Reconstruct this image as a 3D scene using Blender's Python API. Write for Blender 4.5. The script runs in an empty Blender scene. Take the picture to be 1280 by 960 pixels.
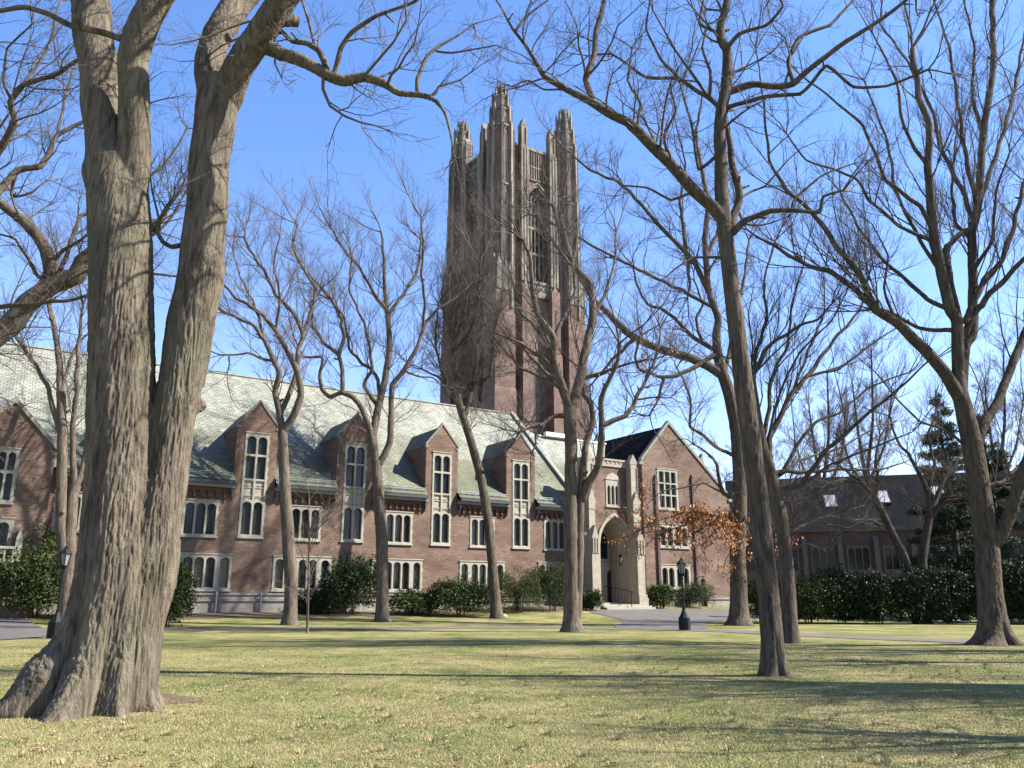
import bpy, bmesh, math, random
import numpy as np
from mathutils import noise as mnoise, Vector
from mathutils.geometry import tessellate_polygon

SC = bpy.context.scene
COL = SC.collection
R = math.radians
rng = np.random.default_rng(7)
random.seed(7)

# ------------------------------------------------------------------ camera model (metres; eye at 1.5 m)
FPX = 1035.0
PITCH = math.atan(270 / FPX)
EYE = 1.5
CP, SP = math.cos(PITCH), math.sin(PITCH)

def ray(px, py):
    u = (px - 640) / FPX; v = -(py - 480) / FPX
    return np.array([u, CP - v * SP, SP + v * CP])

def at(px, py, Y):
    r = ray(px, py)
    return np.array([0, 0, EYE]) + r * (Y / r[1])

def mpp(p):
    """metres per photo pixel at a world point"""
    return (p[1] * CP + (p[2] - EYE) * SP) / FPX

TH = R(32.8)
A0 = np.array([-19.3, 53.0, 0.0])                 # a point on the hall's front wall line
D0 = np.array([math.cos(TH), math.sin(TH), 0.0])   # along the wall
B0 = np.array([-math.sin(TH), math.cos(TH), 0.0])  # away from the lawn

def hall_xy(t, dep):
    return A0 + t * D0 + dep * B0

def fac(px, py, dep=0.0):
    r = ray(px, py); o = A0 + dep * B0
    k = np.dot(o - np.array([0, 0, EYE]), B0) / np.dot(r, B0)
    p = np.array([0, 0, EYE]) + r * k
    return float(np.dot(p - A0, D0)), float(p[2])

def terrain(x, y):
    x = np.asarray(x, float); y = np.asarray(y, float)
    dx = x - A0[0]; dy = y - A0[1]
    s = -(dx * B0[0] + dy * B0[1]); t = dx * D0[0] + dy * D0[1]
    k = 0.75 + 0.4 * np.clip((t - 8) / 20, 0, 1)
    g = np.clip((24 - s) / 24, 0, 1.0) ** 3
    und = 0.03 * np.sin(x * 0.31 + 1.3) * np.sin(y * 0.23 + .4)
    return k * g + und * np.clip((y - 5) / 10, 0, 1)

def ground(px, py):
    r = ray(px, py); lo, hi = 3.0, 200.0
    Y = lo
    while Y < hi:
        p = np.array([0, 0, EYE]) + r * (Y / r[1])
        if p[2] <= float(terrain(p[0], p[1])): break
        Y += 0.1
    return p

# ------------------------------------------------------------------ mesh builder
class MB:
    def __init__(s): s.v = []; s.f = []
    def add(s, vs, fs):
        b = len(s.v); s.v += [tuple(map(float, p)) for p in vs]
        s.f += [tuple(i + b for i in f) for f in fs]
    def quad(s, a, b, c, d): s.add([a, b, c, d], [(0, 1, 2, 3)])
    def box(s, x0, x1, y0, y1, z0, z1):
        s.add([(x0, y0, z0), (x1, y0, z0), (x1, y1, z0), (x0, y1, z0), (x0, y0, z1), (x1, y0, z1), (x1, y1, z1), (x0, y1, z1)],
              [(0, 3, 2, 1), (4, 5, 6, 7), (0, 1, 5, 4), (1, 2, 6, 5), (2, 3, 7, 6), (3, 0, 4, 7)])
    def prism(s, poly, fn0, fn1):
        """poly: 2D points; fn0/fn1 map (u,v) to the two end caps"""
        n = len(poly)
        vs = [fn0(*p) for p in poly] + [fn1(*p) for p in poly]
        tri = tessellate_polygon([[Vector((p[0], p[1], 0)) for p in poly]])
        fs = [tuple(t) for t in tri] + [tuple(i + n for i in reversed(t)) for t in tri]
        fs += [(i, (i + 1) % n, (i + 1) % n + n, i + n) for i in range(n)]
        s.add(vs, fs)
    def slab(s, poly_xz, y0, y1):
        s.prism(poly_xz, lambda u, v: (u, y0, v), lambda u, v: (u, y1, v))
    def frustum(s, cx, cy, z0, z1, r0, r1, n=8, ph=0.0, cap=True):
        vs = []
        for z, r in ((z0, r0), (z1, r1)):
            for i in range(n):
                a = ph + 2 * math.pi * i / n
                vs.append((cx + r * math.cos(a), cy + r * math.sin(a), z))
        fs = [(i, (i + 1) % n, (i + 1) % n + n, i + n) for i in range(n)]
        if cap: fs += [tuple(range(n - 1, -1, -1)), tuple(range(n, 2 * n))]
        s.add(vs, fs)
    def tube(s, pts, rad, n=8):
        pts = np.asarray(pts, float); V, F = tube_arrays(pts[None], np.asarray(rad, float)[None] if np.ndim(rad) else np.full((1, len(pts)), rad), n)
        s.add(V.tolist(), F.tolist())
    def build(s, name, mat=None, parent=None, smooth=False):
        me = bpy.data.meshes.new(name); me.from_pydata(s.v, [], s.f); me.update()
        return link(name, me, mat, parent, smooth)

def link(name, me, mat=None, parent=None, smooth=False):
    if mat is not None: me.materials.append(mat)
    if smooth: me.polygons.foreach_set('use_smooth', [True] * len(me.polygons))
    o = bpy.data.objects.new(name, me); COL.objects.link(o)
    if parent is not None: o.parent = parent
    return o

def mesh_np(name, V, F):
    """V (n,3), F (m,k) arrays -> mesh, fast"""
    me = bpy.data.meshes.new(name)
    V = np.ascontiguousarray(V, np.float32); F = np.ascontiguousarray(F, np.int32)
    k = F.shape[1]
    me.vertices.add(len(V)); me.vertices.foreach_set('co', V.ravel())
    me.loops.add(F.size); me.loops.foreach_set('vertex_index', F.ravel())
    me.polygons.add(len(F)); me.polygons.foreach_set('loop_start', np.arange(0, F.size, k, dtype=np.int32))
    me.update(calc_edges=True)
    return me

def norm(a): return a / np.maximum(np.linalg.norm(a, axis=-1, keepdims=True), 1e-9)

def tube_arrays(P, Rad, k):
    """P (N,S,3) polylines, Rad (N,S) -> verts, quads of N open tubes with a closed-down tip"""
    N, S, _ = P.shape
    T = np.zeros_like(P)
    T[:, 1:-1] = P[:, 2:] - P[:, :-2]; T[:, 0] = P[:, 1] - P[:, 0]; T[:, -1] = P[:, -1] - P[:, -2]
    T = norm(T)
    U = np.zeros_like(P)
    ax = np.where(np.abs(T[:, :1, 2:3]) < 0.75, np.array([0, 0, 1.0]), np.array([1.0, 0, 0]))
    u = norm(np.cross(T[:, 0], ax[:, 0]))
    for i in range(S):                      # parallel transport
        u = norm(u - T[:, i] * np.sum(u * T[:, i], -1, keepdims=True)); U[:, i] = u
    W = np.cross(T, U)
    a = np.arange(k) * 2 * math.pi / k
    V = P[:, :, None] + Rad[:, :, None, None] * (np.cos(a)[None, None, :, None] * U[:, :, None] + np.sin(a)[None, None, :, None] * W[:, :, None])
    idx = np.arange(N * S * k).reshape(N, S, k)
    a0 = idx[:, :-1]; b0 = np.roll(a0, -1, 2); a1 = idx[:, 1:]; b1 = np.roll(a1, -1, 2)
    F = np.stack([a0, b0, b1, a1], -1).reshape(-1, 4)
    return V.reshape(-1, 3), F

def tag(o, label=None, cat=None, group=None, kind=None):
    if label: o['label'] = label
    if cat: o['category'] = cat
    if group: o['group'] = group
    if kind: o['kind'] = kind
    return o

def empty(name, loc=(0, 0, 0), rz=0.0):
    o = bpy.data.objects.new(name, None); COL.objects.link(o)
    o.empty_display_size = 0.5
    o.location = loc; o.rotation_euler = (0, 0, rz)
    return o

# ------------------------------------------------------------------ materials
class NT:
    def __init__(s, name):
        s.m = bpy.data.materials.new(name); s.m.use_nodes = True
        s.t = s.m.node_tree; s.b = s.t.nodes['Principled BSDF']
    def n(s, typ, **kw):
        nd = s.t.nodes.new(typ)
        for k, v in kw.items():
            if k.startswith('_'): setattr(nd, k[1:], v)
            else:
                key = k.replace('__', ' ')
                nd.inputs[key].default_value = v
        return nd
    def l(s, a, b): s.t.links.new(a, b)
    def val(s, x, sock):
        if hasattr(x, 'is_linked') or hasattr(x, 'links'): s.l(x, sock)
        else: sock.default_value = x
    def math(s, op, a, b=None, clamp=False):
        nd = s.t.nodes.new('ShaderNodeMath'); nd.operation = op; nd.use_clamp = clamp
        s.val(a, nd.inputs[0])
        if b is not None: s.val(b, nd.inputs[1])
        return nd.outputs[0]
    def mix(s, f, a, b, blend='MIX'):
        nd = s.t.nodes.new('ShaderNodeMix'); nd.data_type = 'RGBA'; nd.blend_type = blend
        s.val(f, nd.inputs[0]); s.val(c4(a), nd.inputs[6]); s.val(c4(b), nd.inputs[7])
        return nd.outputs[2]
    def noise(s, vec, scale, detail=4, rough=.55, dist=0.0):
        nd = s.n('ShaderNodeTexNoise', Scale=scale, Detail=detail, Roughness=rough, Distortion=dist)
        if vec is not None: s.l(vec, nd.inputs['Vector'])
        return nd.outputs['Fac']
    def ramp(s, f, stops):
        nd = s.t.nodes.new('ShaderNodeValToRGB'); cr = nd.color_ramp
        while len(cr.elements) < len(stops): cr.elements.new(0.5)
        for e, (p, c) in zip(cr.elements, stops):
            e.position = p; e.color = c4(c)
        s.l(f, nd.inputs[0]); return nd.outputs[0]
    def scale(s, vec, sc):
        nd = s.t.nodes.new('ShaderNodeMapping'); nd.inputs['Scale'].default_value = sc
        s.l(vec, nd.inputs['Vector']); return nd.outputs[0]
    def bump(s, h, strength=.5, dist=.02):
        nd = s.n('ShaderNodeBump', Strength=strength, Distance=dist); s.l(h, nd.inputs['Height'])
        s.l(nd.outputs[0], s.b.inputs['Normal']); return nd
    def obj(s): return s.t.nodes.new('ShaderNodeTexCoord').outputs['Object']
    def done(s, col=None, rough=.8, spec=.3, metal=0.0):
        if col is not None: s.val(c4(col), s.b.inputs['Base Color'])
        s.val(rough, s.b.inputs['Roughness']); s.b.inputs['Specular IOR Level'].default_value = spec
        s.b.inputs['Metallic'].default_value = metal
        return s.m

def c4(c):
    if isinstance(c, (tuple, list)) and len(c) == 3: return (*c, 1.0)
    return c

def wall_uv(q):
    """(horizontal, height) coordinates on a vertical wall of any of the two directions"""
    tc = q.t.nodes.new('ShaderNodeTexCoord')
    sx = q.t.nodes.new('ShaderNodeSeparateXYZ'); q.l(tc.outputs['Object'], sx.inputs[0])
    sn = q.t.nodes.new('ShaderNodeSeparateXYZ'); q.l(tc.outputs['Normal'], sn.inputs[0])
    ax = q.math('ABSOLUTE', sn.outputs[0]); ay = q.math('ABSOLUTE', sn.outputs[1])
    f = q.math('GREATER_THAN', ax, ay)
    mx = q.t.nodes.new('ShaderNodeMix'); q.l(f, mx.inputs[0]); q.l(sx.outputs[0], mx.inputs[2]); q.l(sx.outputs[1], mx.inputs[3])
    cb = q.t.nodes.new('ShaderNodeCombineXYZ'); q.l(mx.outputs[0], cb.inputs[0]); q.l(sx.outputs[2], cb.inputs[1])
    return cb.outputs[0], tc.outputs['Object']

def brick_mat(name, c1, c2, mortar, dark=.75, bw=.23, rh=.078):
    q = NT(name); uv, ob = wall_uv(q)
    br = q.n('ShaderNodeTexBrick', Scale=1.0)
    br.inputs['Color1'].default_value = c4(c1); br.inputs['Color2'].default_value = c4(c2); br.inputs['Mortar'].default_value = c4(mortar)
    br.inputs['Mortar Size'].default_value = .009; br.inputs['Brick Width'].default_value = bw; br.inputs['Row Height'].default_value = rh
    br.inputs['Bias'].default_value = -.1
    q.l(uv, br.inputs['Vector'])
    n1 = q.noise(q.scale(ob, (.35, .35, .9)), 1.0, 5, .6)
    col = q.mix(q.ramp(n1, [(.38, (0, 0, 0)), (.66, (.75, .75, .75))]), br.outputs['Color'], tuple(x * dark for x in c2), 'MIX')
    n2 = q.noise(q.scale(uv, (1.6, 12.5, 1)), 1.0, 3, .7)          # uneven courses
    col = q.mix(.8, col, q.ramp(n2, [(.3, (.60, .60, .63)), (.7, (1.38, 1.32, 1.26))]), 'MULTIPLY')
    q.bump(br.outputs['Fac'], -.35, .012)
    return q.done(col, .88, .2)

def stone_mat(name, c, c_dirt, streak=.5, block=(.9, .38)):
    q = NT(name); uv, ob = wall_uv(q)
    br = q.n('ShaderNodeTexBrick', Scale=1.0)
    br.inputs['Color1'].default_value = c4(c); br.inputs['Color2'].default_value = c4(tuple(x * .86 for x in c)); br.inputs['Mortar'].default_value = c4(tuple(x * .62 for x in c))
    br.inputs['Mortar Size'].default_value = .008; br.inputs['Brick Width'].default_value = block[0]; br.inputs['Row Height'].default_value = block[1]
    q.l(uv, br.inputs['Vector'])
    n1 = q.noise(q.scale(ob, (2.2, 2.2, .25)), 1.0, 6, .65)
    n2 = q.noise(ob, 5.0, 5, .6)
    col = q.mix(q.ramp(n1, [(.42, (0, 0, 0)), (.68, (streak,) * 3)]), br.outputs['Color'], c_dirt)
    col = q.mix(.5, col, q.ramp(n2, [(.25, (.75, .75, .75)), (.75, (1.15, 1.15, 1.12))]), 'MULTIPLY')
    q.bump(n2, .25, .01)
    return q.done(col, .9, .2)

def slate_mat(name, c1, c2, moss, bw=.34, rh=.2, mossy=.8, spec=.25):
    q = NT(name)
    tc = q.t.nodes.new('ShaderNodeTexCoord'); ob = tc.outputs['Object']
    sx = q.t.nodes.new('ShaderNodeSeparateXYZ'); q.l(ob, sx.inputs[0])
    sn = q.t.nodes.new('ShaderNodeSeparateXYZ'); q.l(tc.outputs['Normal'], sn.inputs[0])
    f = q.math('GREATER_THAN', q.math('ABSOLUTE', sn.outputs[0]), q.math('ABSOLUTE', sn.outputs[1]))
    mx = q.t.nodes.new('ShaderNodeMix'); q.l(f, mx.inputs[0]); q.l(sx.outputs[0], mx.inputs[2]); q.l(sx.outputs[1], mx.inputs[3])
    cb = q.t.nodes.new('ShaderNodeCombineXYZ'); q.l(mx.outputs[0], cb.inputs[0]); q.l(q.math('MULTIPLY', sx.outputs[2], 1.48), cb.inputs[1])
    uv = cb.outputs[0]
    br = q.n('ShaderNodeTexBrick', Scale=1.0)
    br.inputs['Color1'].default_value = c4(c1); br.inputs['Color2'].default_value = c4(c2); br.inputs['Mortar'].default_value = c4(tuple(x * .3 for x in c1))
    br.inputs['Mortar Size'].default_value = .024; br.inputs['Mortar Smooth'].default_value = .4
    br.inputs['Brick Width'].default_value = bw; br.inputs['Row Height'].default_value = rh
    q.l(uv, br.inputs['Vector'])
    n1 = q.noise(ob, .22, 6, .62)
    n3 = q.noise(q.scale(uv, (.8, .25, 1)), 1.0, 4, .65)
    low = q.t.nodes.new('ShaderNodeMapRange'); q.l(sx.outputs[2], low.inputs[0])      # moss and lichen thrive near the eaves
    low.inputs[1].default_value = 16.0; low.inputs[2].default_value = 10.0; low.inputs[3].default_value = -.16; low.inputs[4].default_value = .16
    mf = q.ramp(q.math('ADD', n1, low.outputs[0]), [(.42, (0, 0, 0)), (.66, (mossy,) * 3)])
    col = q.mix(mf, br.outputs['Color'], moss)
    col = q.mix(.8, col, q.ramp(n3, [(.3, (.70, .72, .70)), (.7, (1.22, 1.20, 1.18))]), 'MULTIPLY')
    q.bump(q.math('MULTIPLY', br.outputs['Fac'], -1.0), .6, .03)
    return q.done(col, .7, spec)

def plain_mat(name, c, rough=.6, spec=.3, metal=0.0, var=.25, nscale=8.0):
    q = NT(name); ob = q.obj(); n = q.noise(ob, nscale, 4, .6)
    col = q.mix(.8, c, q.ramp(n, [(.25, (1 - var,) * 3), (.75, (1 + var,) * 3)]), 'MULTIPLY')
    q.bump(n, .12, .01)
    return q.done(col, rough, spec, metal)

def bark_mat(name, c, c2, moss, sc=1.0, mossf=.5):
    q = NT(name); ob = q.obj()
    a = q.noise(q.scale(ob, (9 * sc, 9 * sc, 1.6 * sc)), 1.0, 6, .65, .6)
    b = q.noise(q.scale(ob, (1.2, 1.2, .5)), 1.0, 4, .6)
    g = q.noise(ob, 26 * sc, 3, .7)
    col = q.ramp(a, [(.3, c2), (.52, c), (.75, tuple(min(1, x * 1.35) for x in c))])
    col = q.mix(q.ramp(b, [(.45, (0, 0, 0)), (.7, (mossf,) * 3)]), col, moss)
    e = q.noise(q.scale(ob, (3.4 * sc, 3.4 * sc, .55 * sc)), 1.0, 5, .65, .4)
    col = q.mix(.85, col, q.ramp(e, [(.32, (.52, .50, .48)), (.55, (1, 1, 1)), (.72, (1.45, 1.42, 1.36))]), 'MULTIPLY')
    h = q.math('ADD', q.math('ADD', a, q.math('MULTIPLY', g, .35)), q.math('MULTIPLY', e, .8))
    q.bump(h, .9, .05)
    return q.done(col, .92, .15)

M = {}
M['brick'] = brick_mat('hall_brick', (.182, .112, .077), (.108, .065, .048), (.185, .162, .13))
M['tbrick'] = brick_mat('tower_brick', (0.176, 0.106, 0.084), (0.113, 0.067, 0.054), (0.171, 0.149, 0.126))
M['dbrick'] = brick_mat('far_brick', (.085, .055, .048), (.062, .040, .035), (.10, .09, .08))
M['rbrick'] = plain_mat('corbel_brick', (.105, .056, .043), .85, .2)
M['stone'] = stone_mat('trim_limestone', (0.329, 0.302, 0.245), (0.230, 0.209, 0.167), .5)
M['tstone'] = stone_mat('tower_limestone', (.225, .202, .166), (.058, .052, .044), .95, (.7, .5))
M['pstone'] = stone_mat('porch_limestone', (.325, .283, .222), (.200, .172, .130), .6, (.9, .45))
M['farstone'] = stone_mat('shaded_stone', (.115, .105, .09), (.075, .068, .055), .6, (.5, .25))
M['rubble'] = stone_mat('plinth_stone', (0.253, 0.231, 0.196), (0.155, 0.133, 0.105), .6, (.5, .25))
M['slate'] = slate_mat('roof_slate', (0.261, 0.263, 0.216), (0.167, 0.169, 0.135), (0.063, 0.068, 0.032), .36, .23)
M['shade_slate'] = slate_mat('shaded_mossy_slate', (.13, .135, .115), (.08, .085, .07), (.05, .058, .032))  # darker mossy slate copy, with the dormer slopes' shade put into its colour
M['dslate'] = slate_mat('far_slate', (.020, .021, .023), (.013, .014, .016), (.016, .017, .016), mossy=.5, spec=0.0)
M['coping'] = plain_mat('coping_stone', (0.190, 0.183, 0.155), .85, .2)
M['metal'] = plain_mat('dark_painted_metal', (.035, .04, .045), .45, .5)
M['lead'] = plain_mat('grey_lead', (.16, .175, .185), .45, .5, .3)
M['iron'] = plain_mat('black_iron', (.006, .0065, .007), .6, .2)
M['copper'] = plain_mat('weathered_copper', (0.172, 0.257, 0.226), .7, .3)
M['rust'] = plain_mat('brown_downspout', (.075, .040, .034), .6, .3)
M['white'] = plain_mat('white_paint', (0.526, 0.526, 0.506), .5, .4)
M['door'] = plain_mat('dark_oak_door', (.018, .013, .010), .5, .4)
M['louvre'] = plain_mat('dark_louvre', (.065, .060, .054), .8, .2)

def glass_mat():
    q = NT('leaded_glass'); uv, ob = wall_uv(q)
    br = q.n('ShaderNodeTexBrick', Scale=1.0); br.offset = 0.0
    br.inputs['Mortar Size'].default_value = .010; br.inputs['Brick Width'].default_value = .155; br.inputs['Row Height'].default_value = .21
    br.inputs['Color1'].default_value = (.008, .010, .011, 1); br.inputs['Color2'].default_value = (.014, .017, .018, 1); br.inputs['Mortar'].default_value = (.012, .012, .012, 1)
    q.l(uv, br.inputs['Vector'])
    wn = q.n('ShaderNodeTexWhiteNoise')
    sc = q.scale(uv, (1 / .155, 1 / .21, 1)); fl = q.t.nodes.new('ShaderNodeVectorMath'); fl.operation = 'FLOOR'; q.l(sc, fl.inputs[0]); q.l(fl.outputs[0], wn.inputs['Vector'])
    n = q.noise(ob, 7.0, 2, .5)
    q.bump(q.math('ADD', q.math('MULTIPLY', wn.outputs['Value'], .5), n), .25, .02)
    q.l(q.math('MULTIPLY', br.outputs['Fac'], .5), q.b.inputs['Roughness'])
    oi = q.t.nodes.new('ShaderNodeObjectInfo'); big = q.noise(ob, .9, 2, .5)
    gl = q.mix(q.ramp(q.math('ADD', q.math('MULTIPLY', oi.outputs['Random'], .5), q.math('MULTIPLY', big, .5)), [(.35, (0, 0, 0)), (.75, (1, 1, 1))]), br.outputs['Color'], (.030, .033, .033))
    m = q.done(gl, .06, .36)
    q.l(q.math('ADD', q.math('MULTIPLY', br.outputs['Fac'], .5), .05), q.b.inputs['Roughness'])
    return m
M['glass'] = glass_mat()
M['skylight'] = plain_mat('skylight_pale_reflection', (0.360, 0.360, 0.360), .25, .5)  # skylight glass painted pale for the bright sky it reflects
M['bark_big'] = bark_mat('bark_grey_furrowed', (0.130, 0.104, 0.076), (0.034, 0.026, 0.019), (0.090, 0.094, 0.054), 1.3, .55)
M['bark'] = bark_mat('bark_grey_brown', (0.096, 0.075, 0.056), (0.030, 0.023, 0.017), (0.075, 0.074, 0.045), 1.3, .45)
M['bark_smooth'] = bark_mat('bark_smooth_tan', (0.126, 0.098, 0.075), (0.050, 0.038, 0.029), (0.092, 0.084, 0.058), 1.6, .4)
M['bark_dark'] = bark_mat('bark_dark', (0.060, 0.048, 0.038), (0.027, 0.022, 0.018), (0.047, 0.047, 0.034), 1.2, .4)
M['twig'] = plain_mat('twig_bark', (0.081, 0.065, 0.053), .85, .2)
M['twig_dark'] = plain_mat('twig_bark_dark', (0.060, 0.048, 0.038), .85, .2)
M['twig_pale'] = plain_mat('twig_bark_pale', (0.106, 0.087, 0.071), .85, .2)

def leaf_mat(name, c, c2, rough=.4, trans=.15, scale=1.7):
    q = NT(name); ob = q.obj()
    n = q.n('ShaderNodeTexNoise', Scale=scale, Detail=3.0); q.l(ob, n.inputs['Vector'])
    g = q.t.nodes.new('ShaderNodeNewGeometry')
    col = q.mix(g.outputs['Random Per Island'], c, c2)
    col = q.mix(.6, col, q.ramp(n.outputs['Fac'], [(.3, (.65, .65, .65)), (.7, (1.3, 1.3, 1.2))]), 'MULTIPLY')
    return q.done(col, rough, .12)
M['rhodo'] = leaf_mat('rhododendron_leaf', (0.028, 0.046, 0.013), (0.059, 0.077, 0.021), .5)
M['rhodo_dark'] = leaf_mat('dark_evergreen_leaf', (.014, .026, .010), (.028, .044, .015), .5)
M['yew'] = leaf_mat('yew_needles', (0.027, 0.043, 0.012), (0.051, 0.062, 0.019), .6)
M['pine'] = leaf_mat('pine_needles', (0.030, 0.046, 0.024), (0.048, 0.062, 0.033), .6)
M['oakleaf'] = leaf_mat('dry_oak_leaf', (0.450, 0.211, 0.081), (0.306, 0.131, 0.050), .6)
M['litter'] = leaf_mat('fallen_leaf', (0.200, 0.110, 0.058), (0.290, 0.205, 0.115), .7)
def blade_mat():
    q = NT('grass_blade'); ob = q.obj()
    g = q.t.nodes.new('ShaderNodeNewGeometry')
    n = q.noise(ob, .55, 6, .7); n2 = q.noise(ob, 3.0, 4, .7)
    f = q.math('ADD', q.math('ADD', q.math('MULTIPLY', n, 1.5), q.math('MULTIPLY', n2, .9)), q.math('MULTIPLY', g.outputs['Random Per Island'], .5))
    col = q.ramp(q.math('MULTIPLY', f, .55), [(.52, (.084, .120, .028)), (.66, (.185, .188, .066)), (.80, (.315, .270, .130)), (.94, (.200, .142, .076))])
    return q.done(col, .6, .2)
M['blade'] = blade_mat()

def lawn_mat():
    q = NT('winter_lawn'); ob = q.obj()
    a = q.noise(ob, .30, 6, .68); b = q.noise(ob, 1.7, 6, .72); c = q.noise(ob, 30.0, 4, .7)
    col = q.ramp(q.math('ADD', q.math('MULTIPLY', a, .62), q.math('MULTIPLY', b, .38)),
                 [(.40, (0.076, 0.094, 0.026)), (.49, (0.150, 0.147, 0.054)), (.58, (0.236, 0.200, 0.096))])
    soil = q.ramp(q.noise(ob, 1.1, 6, .7), [(.55, (0, 0, 0)), (.70, (.8, .8, .8))])
    col = q.mix(soil, col, (0.148, 0.105, 0.062))
    col = q.mix(.9, col, q.ramp(c, [(.25, (.55, .55, .5)), (.75, (1.35, 1.35, 1.3))]), 'MULTIPLY')
    q.bump(c, .8, .05)
    return q.done(col, .95, .1)
M['lawn'] = lawn_mat()

def asphalt_mat(name, c):
    q = NT(name); ob = q.obj()
    a = q.noise(ob, .8, 5, .6); b = q.noise(ob, 60.0, 3, .7)
    col = q.mix(.8, c, q.ramp(a, [(.3, (.78, .78, .78)), (.7, (1.2, 1.2, 1.2))]), 'MULTIPLY')
    col = q.mix(.7, col, q.ramp(b, [(.3, (.7, .7, .7)), (.7, (1.3, 1.3, 1.3))]), 'MULTIPLY')
    q.bump(b, .4, .01)
    return q.done(col, .85, .3)
M['asphalt'] = asphalt_mat('asphalt', (.086, .079, .072))
M['footpath'] = asphalt_mat('worn_path', (.100, .086, .068))
M['mulch'] = plain_mat('leaf_mulch', (0.095, 0.070, 0.046), .95, .1, 0, .5, 9.0)
# ------------------------------------------------------------------ ground, paths
def build_ground():
    xs = np.concatenate([[-3000, -800, -250, -110], np.arange(-70, 90.1, 1.0), [130, 300, 900, 3000]])
    ys = np.concatenate([[-300, -60, -20], np.arange(-6, 100.1, 1.0), [150, 400, 1200, 4000]])
    X, Y = np.meshgrid(xs, ys, indexing='ij'); Z = terrain(X, Y)
    V = np.stack([X, Y, Z], -1).reshape(-1, 3)
    i = np.arange(len(xs) * len(ys)).reshape(len(xs), len(ys))
    F = np.stack([i[:-1, :-1], i[1:, :-1], i[1:, 1:], i[:-1, 1:]], -1).reshape(-1, 4)
    o = link('lawn', mesh_np('lawn', V, F), M['lawn'], None, True)
    tag(o, kind='structure')
build_ground()

def smooth_line(pts, step=.6):
    pts = np.asarray(pts, float)
    P = np.vstack([2 * pts[0] - pts[1], pts, 2 * pts[-1] - pts[-2]])
    out = []
    for i in range(1, len(P) - 2):
        n = max(2, int(np.linalg.norm(P[i + 1] - P[i]) / step))
        for k in range(n):
            t = k / n
            out.append(.5 * ((2 * P[i]) + (-P[i - 1] + P[i + 1]) * t + (2 * P[i - 1] - 5 * P[i] + 4 * P[i + 1] - P[i + 2]) * t * t + (-P[i - 1] + 3 * P[i] - 3 * P[i + 1] + P[i + 2]) * t ** 3))
    out.append(pts[-1]); return np.array(out)

def ribbon(name, pts2, width, mat, lift):
    L = smooth_line(pts2, .5)
    T = np.gradient(L, axis=0); T = norm(T); N = np.stack([-T[:, 1], T[:, 0]], -1)
    k = max(4, int(width / .5)); us = np.linspace(-.5, .5, k + 1)
    wob = np.array([mnoise.noise(Vector((p[0] * .5, p[1] * .5, 3.1))) for p in L]) * .12
    XY = L[:, None] + N[:, None] * (us[None, :, None] * (width + wob[:, None, None] * 2))
    Z = terrain(XY[..., 0], XY[..., 1]) + lift
    V = np.concatenate([XY, Z[..., None]], -1).reshape(-1, 3)
    i = np.arange(len(L) * (k + 1)).reshape(len(L), k + 1)
    F = np.stack([i[:-1, :-1], i[:-1, 1:], i[1:, 1:], i[1:, :-1]], -1).reshape(-1, 4)
    o = link(name, mesh_np(name, V, F), mat, None, True); tag(o, kind='structure'); return o

def patch(name, pts2, mat, lift):
    bm = bmesh.new()
    L = smooth_line(list(pts2) + [pts2[0]], .7)[:-1]
    vs = [bm.verts.new((p[0], p[1], 0)) for p in L]
    bm.faces.new(vs)
    bmesh.ops.triangulate(bm, faces=bm.faces[:])
    for _ in range(4):
        es = [e for e in bm.edges if e.calc_length() > 1.6]
        if not es: break
        bmesh.ops.subdivide_edges(bm, edges=es, cuts=1, use_grid_fill=True)
        bmesh.ops.triangulate(bm, faces=bm.faces[:])
    for v in bm.verts: v.co.z = float(terrain(v.co.x, v.co.y)) + lift
    bmesh.ops.recalc_face_normals(bm, faces=bm.faces[:])
    me = bpy.data.meshes.new(name); bm.to_mesh(me); bm.free()
    o = link(name, me, mat, None, True); tag(o, kind='structure'); return o

G = lambda *pp: [ground(*p)[:2] for p in pp]
ribbon('footpath', G((-60, 797), (60, 793), (200, 787.5), (350, 786.5), (480, 785.5), (600, 784.5), (700, 785), (780, 786.5), (860, 787.5), (940, 790.5), (1010, 794.5), (1100, 798), (1205, 802), (1340, 807)), 2.3, M['footpath'], .018)
patch('driveway', [hall_xy(27.4, -3.4)[:2], hall_xy(31, -3.0)[:2], hall_xy(40, -3.2)[:2], hall_xy(52, -3.2)[:2], hall_xy(54, -7.0)[:2]] + G((945, 774), (905, 775.5), (882, 779.5), (884, 785.5), (850, 787), (790, 786.5), (768, 784), (778, 778.5), (771, 773.5), (748, 768)), M['asphalt'], .026)
ribbon('service_road', G((925, 769), (1000, 771), (1100, 774.5), (1200, 777.5), (1340, 781)), 3.2, M['asphalt'], .034)
patch('forecourt', G((-60, 768), (-10, 769), (22, 771), (48, 783), (66, 793), (40, 798), (-60, 801)), M['asphalt'], .030)
ribbon('planting_bed', [hall_xy(t, -1.9 + .35 * math.sin(t * .9))[:2] for t in np.arange(-8, 27.6, 2.2)], 3.1, M['mulch'], .008)
ribbon('hedge_bed', G((960, 762), (1060, 768), (1160, 772), (1340, 776)), 4.0, M['mulch'], .008)

for (px, py, r) in ((108, 878, 1.4), (968, 845, .5), (1245, 806, 1.5), (988, 804, .7), (715, 790, .8), (924, 782, 1.2), (362, 781, .8), (478, 777, .8), (621, 773, .8)):
    c = ground(px, py)
    patch('bare_soil', [(c[0] + r * (1 + .3 * math.sin(3 * a + px)) * math.cos(a), c[1] + r * (1 + .25 * math.sin(2 * a + py)) * math.sin(a)) for a in np.arange(0, 6.28, .45)], M['mulch'], .007)

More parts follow.
